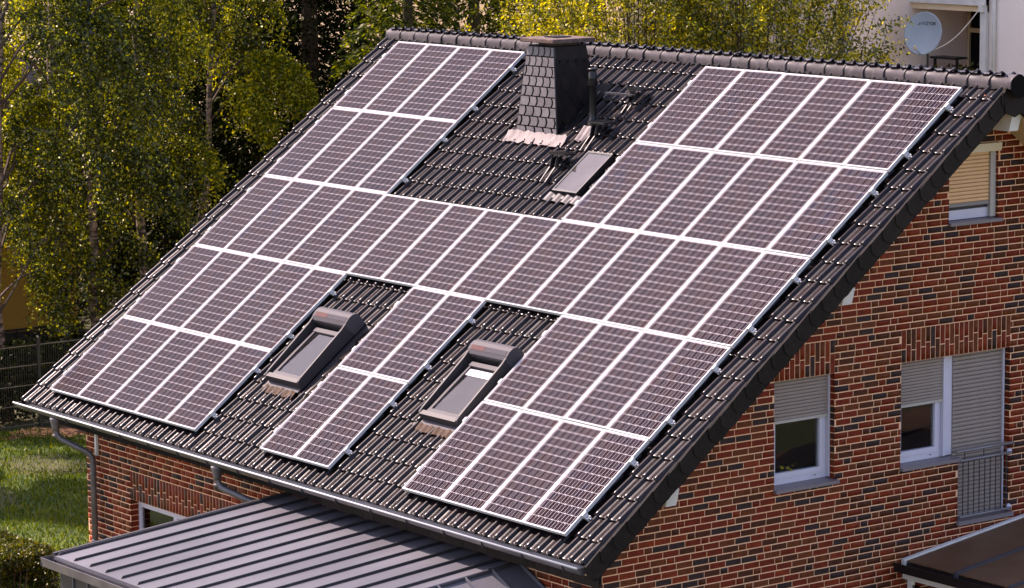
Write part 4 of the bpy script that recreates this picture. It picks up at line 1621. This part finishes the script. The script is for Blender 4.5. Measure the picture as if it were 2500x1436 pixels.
# ================================================================== TREES
def frame_of(d):
    d = d / (np.linalg.norm(d) + 1e-9)
    u = np.cross(d, [0, 0, 1.0])
    if np.linalg.norm(u) < 1e-3:
        u = np.array([1.0, 0, 0])
    u /= np.linalg.norm(u)
    return d, u, np.cross(u, d)


def birch(name, label, base, H, R, seed, lean=(0, 0), nlimb=46, dens=1.0, z_from=.22, leaf=.072, lit_share=.25, group='weeping birches beyond the house', extra=()):
    r = np.random.default_rng(seed)
    root = thing(name, label, 'tree', base, group)
    base = np.array(base, float)
    tb = MB()
    npt = 12
    tp = []
    wob = r.normal(0, .10, (npt, 2)).cumsum(0) * .6
    for i in range(npt):
        t = i / (npt - 1)
        tp.append(base + np.array([lean[0] * t + wob[i, 0], lean[1] * t + wob[i, 1], H * t]))
    tp = np.array(tp)
    r0 = .0075 * H + .02
    tb.tube([tuple(p) for p in tp], [r0 * (1 - .88 * i / (npt - 1)) for i in range(npt)], 9)
    tb.build('trunk', 'bark_birch', root, smooth=True)
    lb = MB()
    P, G = [], []
    for k in range(nlimb + len(extra)):
        ex = extra[k - nlimb] if k >= nlimb else None
        t = ex[0] if ex else z_from + (1 - z_from) * (k + r.uniform(0, 1)) / nlimb
        t = min(t, .985)
        fi = t * (npt - 1)
        i0 = int(fi)
        a0 = tp[i0] + (tp[min(i0 + 1, npt - 1)] - tp[i0]) * (fi - i0)
        az = r.uniform(0, 2 * np.pi)
        reach = R * (1.0 - .75 * max(0, (t - .45) / .55)) * r.uniform(.55, 1.15) * (.7 + .3 * min(1, t / .4))
        rise = reach * r.uniform(.25, .9)
        if ex:
            az, reach = ex[1], ex[2]
            rise = reach * .55
        ho = np.array([math.cos(az), math.sin(az), 0])
        pts = []
        for q in range(8):
            u = q / 7
            pts.append(a0 + ho * reach * u + np.array([0, 0, rise * math.sin(u * 2.1) - reach * .55 * u ** 3]) + r.normal(0, .04, 3))
        rr = .016 + .006 * reach
        lb.tube([tuple(p) for p in pts], [rr * (1 - .85 * q / 7) for q in range(8)], 5, caps=False)
        # hanging strands
        ns = max(6, int(reach * 23 * dens)) * (3 if ex else 1)
        is_sunlit = r.random() < lit_share + (.15 if ho[0] * SUN.x + ho[1] * SUN.y > .2 else -.2) + (.2 if t > .75 else 0) + (2 if ex else 0)  # brighter leaves on limbs facing the sun: sunlight put into the colour
        for _ in range(ns):
            u = r.uniform(.25, 1.0) ** .7
            fq = u * 7
            j0 = min(int(fq), 6)
            p0 = pts[j0] + (pts[j0 + 1] - pts[j0]) * (fq - j0)
            L = r.uniform(.5, 1.0) * (.7 + .45 * reach * .5)
            drift = r.normal(0, .22, 3)
            drift[2] = 0
            nl = int(L * 44)
            tt = r.uniform(0, 1, nl)
            side = r.normal(0, .06, (nl, 3))
            pp = p0 + drift * (tt ** .6)[:, None] * .8 + np.c_[np.zeros(nl), np.zeros(nl), .12 * np.sin(tt * 3) - L * tt ** 1.35] + side
            P.append(pp)
            G.append(np.full(nl, is_sunlit))
    lb.build('limbs', 'bark_dark', root, kind='stuff')
    P = np.concatenate(P)
    G = np.concatenate(G)
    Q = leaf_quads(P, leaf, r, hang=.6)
    obj('crown', quads_mesh('crown', Q, 'leaf_birch', 'leaf_birch_sunlit', G.astype(np.int32)), root)
    return root


def conifer(name, label, base, H, R, seed, mat='leaf_spruce', nlimb=150, spray=.13, group='dark conifers behind the house', dens=1.0, cut=0.0):
    r = np.random.default_rng(seed)
    root = thing(name, label, 'tree', base, group)
    base = np.array(base, float)
    MB().tube([tuple(base), tuple(base + [0, 0, H * .5]), tuple(base + [0, 0, H])], [.02 * H, .012 * H, .01], 8).build('trunk', 'bark_dark', root, smooth=True)
    P, D = [], []
    for k in range(nlimb):
        t = .06 + .93 * (k + r.uniform(0, 1)) / nlimb
        reach = R * (1 - t) ** .75 * r.uniform(.75, 1.15) + .15
        az = k * 2.399 + r.normal(0, .2)
        ho = np.array([math.cos(az), math.sin(az), 0])
        sd = np.array([-math.sin(az), math.cos(az), 0])
        n = int(150 * reach * dens)
        u = r.uniform(0.05, 1, n) ** .65
        wd = (.12 + .34 * reach * (1 - u) * u * 2.2)
        off = r.normal(0, 1, n) * wd
        z = H * t + reach * (.18 * np.sin(u * 2) - .42 * u ** 2) + r.normal(0, .05, n) - np.abs(off) * .25
        pp = base + ho * (u * reach)[:, None] + sd * off[:, None]
        pp[:, 2] = base[2] + z
        dd = ho * .8 + sd * np.sign(off)[:, None] * .6 + np.c_[np.zeros(n), np.zeros(n), r.normal(-.45, .3, n)] + r.normal(0, .25, (n, 3))
        P.append(pp)
        D.append(dd)
    P = np.concatenate(P)
    D = np.concatenate(D)
    D /= np.linalg.norm(D, axis=1)[:, None]
    u = np.cross(D, r.normal(0, 1, D.shape))
    u /= np.linalg.norm(u, axis=1)[:, None]
    L = (spray * r.uniform(.6, 1.4, len(P)))[:, None]
    W = L * .20
    Q = np.stack([P, P + D * L * .5 + u * W, P + D * L, P + D * L * .5 - u * W], 1)
    obj('crown', quads_mesh('crown', Q, mat), root)
    return root


def bush(name, label, base, H, R, seed, mat, n_shoot=240, leaf=.055, cat='shrub', group=None, mat2=None, per=90, upright=.55, low=.15):
    """many upright shoots set with leaves, over an uneven rounded body"""
    r = np.random.default_rng(seed)
    root = thing(name, label, cat, base, group)
    base = np.array(base, float)
    lb = MB()
    P, G = [], []
    for k in range(n_shoot):
        v = r.normal(0, 1, 3)
        v /= np.linalg.norm(v)
        v[2] = abs(v[2]) * 1.0 - .25
        rad = r.uniform(.45, 1.0) ** .5 * (1 + .18 * math.sin(3 * math.atan2(v[1], v[0]) + seed) + r.normal(0, .07))
        c = base + np.array([v[0] * R * rad, v[1] * R * rad, H * (low + (1 - low) * .5) + v[2] * H * .5 * rad])
        d = np.array([v[0], v[1], v[2] * .6 + upright])
        d += r.normal(0, .25, 3)
        d /= np.linalg.norm(d)
        L = r.uniform(.35, .95)
        if k % 14 == 0:
            lb.tube([tuple(base + [0, 0, H * low * .5]), tuple(base * .5 + c * .5 + [0, 0, -.2]), tuple(c + d * L)], [.045, .025, .005], 5, caps=False)
        n = int(per * L)
        tt = r.uniform(0, 1, n)
        P.append(c + d * (tt * L)[:, None] + r.normal(0, .085, (n, 3)) * (1.15 - .7 * tt)[:, None])
        G.append(np.full(n, r.random() < .35))
    lb.build('stems', 'bark_dark', root, kind='stuff')
    P = np.concatenate(P)
    G = np.concatenate(G).astype(np.int32)
    Q = leaf_quads(P, leaf, r, hang=-.3, aspect=.55)
    obj('crown', quads_mesh('crown', Q, mat, mat2 or mat, G), root)
    return root


def ground(px, depth):
    p = spot(px, 300, depth)
    return (p.x, p.y, GZ)


birch('birch_tree', 'tall weeping birch with pale leaning trunk nearest the roof verge', ground(330, 64.0), 13.5, 2.3, 21, (-.2, .3), nlimb=42, lit_share=.35, extra=((.34, -.45, 1.7), (.62, -.9, 1.8)))
birch('birch_tree', 'weeping birch with pale trunk between the yellow wall and the roof', ground(250, 62.0), 13.0, 2.6, 22, (-.5, -.2), nlimb=44, z_from=.13, extra=((.42, -1.7, 1.9), (.72, -1.2, 1.9)))
birch('birch_tree', 'weeping birch at the fence corner with thick trunk at the picture edge', ground(-6, 60.5), 13.5, 3.4, 23, (.1, .2), nlimb=46, z_from=.14)
birch('birch_tree', 'birch behind the others with upper branches coloured as sunlit', ground(130, 67.0), 15.0, 3.6, 24, (.2, .1), nlimb=40, lit_share=.5)
birch('birch_tree', 'birch whose arching branch hangs before the black conifers', ground(480, 66.5), 11.8, 1.9, 25, (.1, .4), nlimb=26, lit_share=.5, z_from=.45, extra=((.50, .75, 2.3), (.46, .45, 1.7)))
# birch standing just outside, whose crown dapples the lawn
birch('birch_tree', 'weeping birch beside the lawn shading the grass', (-13.9, -6.2, GZ), 12.0, 3.0, 26, (0, 0), nlimb=60, dens=2.4, z_from=.28)
k = 0
for (px, dep, H, R, lab) in ((640, 71, 15.5, 3.4, 'dark spruce behind the arching birch branch'), (760, 70, 15.0, 3.2, 'black shaded spruce between birches and ridge end'), (880, 72, 15.5, 3.2, 'dark spruce with drooping sprays above the ridge end'),
                             (420, 73, 15.5, 3.6, 'dark spruce filling the gap behind the birch trunks'), (150, 76, 16, 4.0, 'dark spruce hidden behind the birch coloured as sunlit'), (540, 76, 16.5, 3.8, 'dark spruce farthest back behind the birches'),
                             (300, 79, 16.5, 4.2, 'broad dark spruce behind the two pale trunks')):
    if px < 350 and dep > 74:
        pass
    conifer('spruce_tree', lab, ground(px, dep), H, R, 40 + k, dens=.8)
    k += 1
for (px, dep, H, R, lab) in ((1000, 66, 12.0, 2.6, 'olive green conifer just behind the ridge end'), (1160, 68, 12.6, 2.8, 'green conifer between ridge end and chimney'), (1330, 70, 12.4, 2.8, 'green conifer rising behind the chimney')):
    conifer('thuja_tree', lab, ground(px, dep), H, R, 60 + k, mat='leaf_thuja', group='green conifers behind the ridge', spray=.12)
    k += 1
bush('golden_shrub', 'golden leaved shrub with upright shoots beside the chimney', ground(1275, 60), 7.9, 1.3, 71, 'leaf_golden', 340, group='yellow shrubs behind the ridge', upright=1.0)
bush('golden_shrub', 'yellow shrub rising directly behind the chimney cap', ground(1375, 60.5), 8.0, 1.1, 72, 'leaf_golden', 280, group='yellow shrubs behind the ridge', upright=1.0)
bush('privet_tree', 'large yellow-green small-leaved tree behind the ridge', ground(1560, 61.5), 9.8, 2.4, 73, 'leaf_privet', 1000, cat='tree', group='yellow-green trees behind the ridge', mat2='leaf_golden', low=.4, leaf=.075)
bush('privet_tree', 'yellow-green small-leaved tree next to the pale building', ground(1830, 61.5), 9.6, 2.3, 74, 'leaf_privet', 1000, cat='tree', group='yellow-green trees behind the ridge', mat2='leaf_golden', low=.4, leaf=.075)
# clipped hedge at the lawn's near edge
r = np.random.default_rng(81)
hp = ground(20, 52.0)
hx = r.uniform(-2.6, .9, 32000)
hy = r.normal(0, 1, 32000)
hz = r.uniform(0, 1, 32000)
sel = r.integers(0, 3, 32000)
px_ = -1.9 + hx * .9
py_ = -6.2 + np.where(sel == 0, -.45 + .05 * hy, np.where(sel == 1, .45 + .05 * hy, r.uniform(-.45, .45, 32000)))
pz_ = GZ + np.where(sel == 2, 0.68 - .2 * np.abs(hy) * r.random(32000) + .05 * np.sin(hx * 3), hz * .68)
hd = thing('hedge', 'clipped garden hedge at the edge of the lawn beside the extension', 'hedge', (-2.4, -6.2, GZ))
obj('foliage', quads_mesh('foliage', leaf_quads(np.stack([px_, py_, pz_], 1), .055, r), 'leaf_hedge'), hd)
hs = MB()
for i in range(16):
    hs.tube([(-4.1 + i * .19, -6.2, GZ), (-4.1 + i * .19 + .05, -6.15, GZ + .5)], [.02, .008], 5)
hs.build('stems', 'bark_dark', hd, kind='stuff')

# dark evergreen hedge behind the fence
r = np.random.default_rng(82)
N_ = 26000
pp = np.stack([-14.3 + r.normal(0, .28, N_), r.uniform(-8, 4.5, N_), GZ + 1.55 * r.uniform(0, 1, N_) ** .8], 1)
dh = thing('evergreen_hedge', 'low black-green evergreen hedge behind the wire fence', 'hedge', (-14.3, -2, GZ))
obj('foliage', quads_mesh('foliage', leaf_quads(pp, .10, r), 'leaf_spruce'), dh)

# ================================================================== MESH FENCE
fx = -13.42
fe = thing('mesh_fence', 'dark green wire mesh fence along the lawn', 'fence', (fx, 0, GZ))
for y in (-9.0, -6.5, -4.0, -1.5, .62, 3.2):
    po = MB().box(fx - .03, fx + .03, y - .03, y + .03, GZ, GZ + 1.75).build('post', 'fence_green', fe)
    MB().lathe([(.01, 0), (.03, 0), (.03, .03), (.01, .05)], (fx, y, GZ + 1.75), 8).build('post_cap', 'fence_wire', po)
for z in (.06, .45, .84, 1.23, 1.62):
    MB().box(fx - .012, fx + .006, -10, 5, GZ + z - .008, GZ + z + .008).build('cross_wire', 'fence_wire', fe)
me = MB().box(fx - .004, fx + .004, -.004, .004, GZ + .03, GZ + 1.66).mesh('wire', 'fence_green')
for i in range(170):
    obj('wire', me, fe, mw=Matrix.Translation((0, -5 + i * .05, 0))).matrix_parent_inverse = Matrix.Translation(-fe.location)
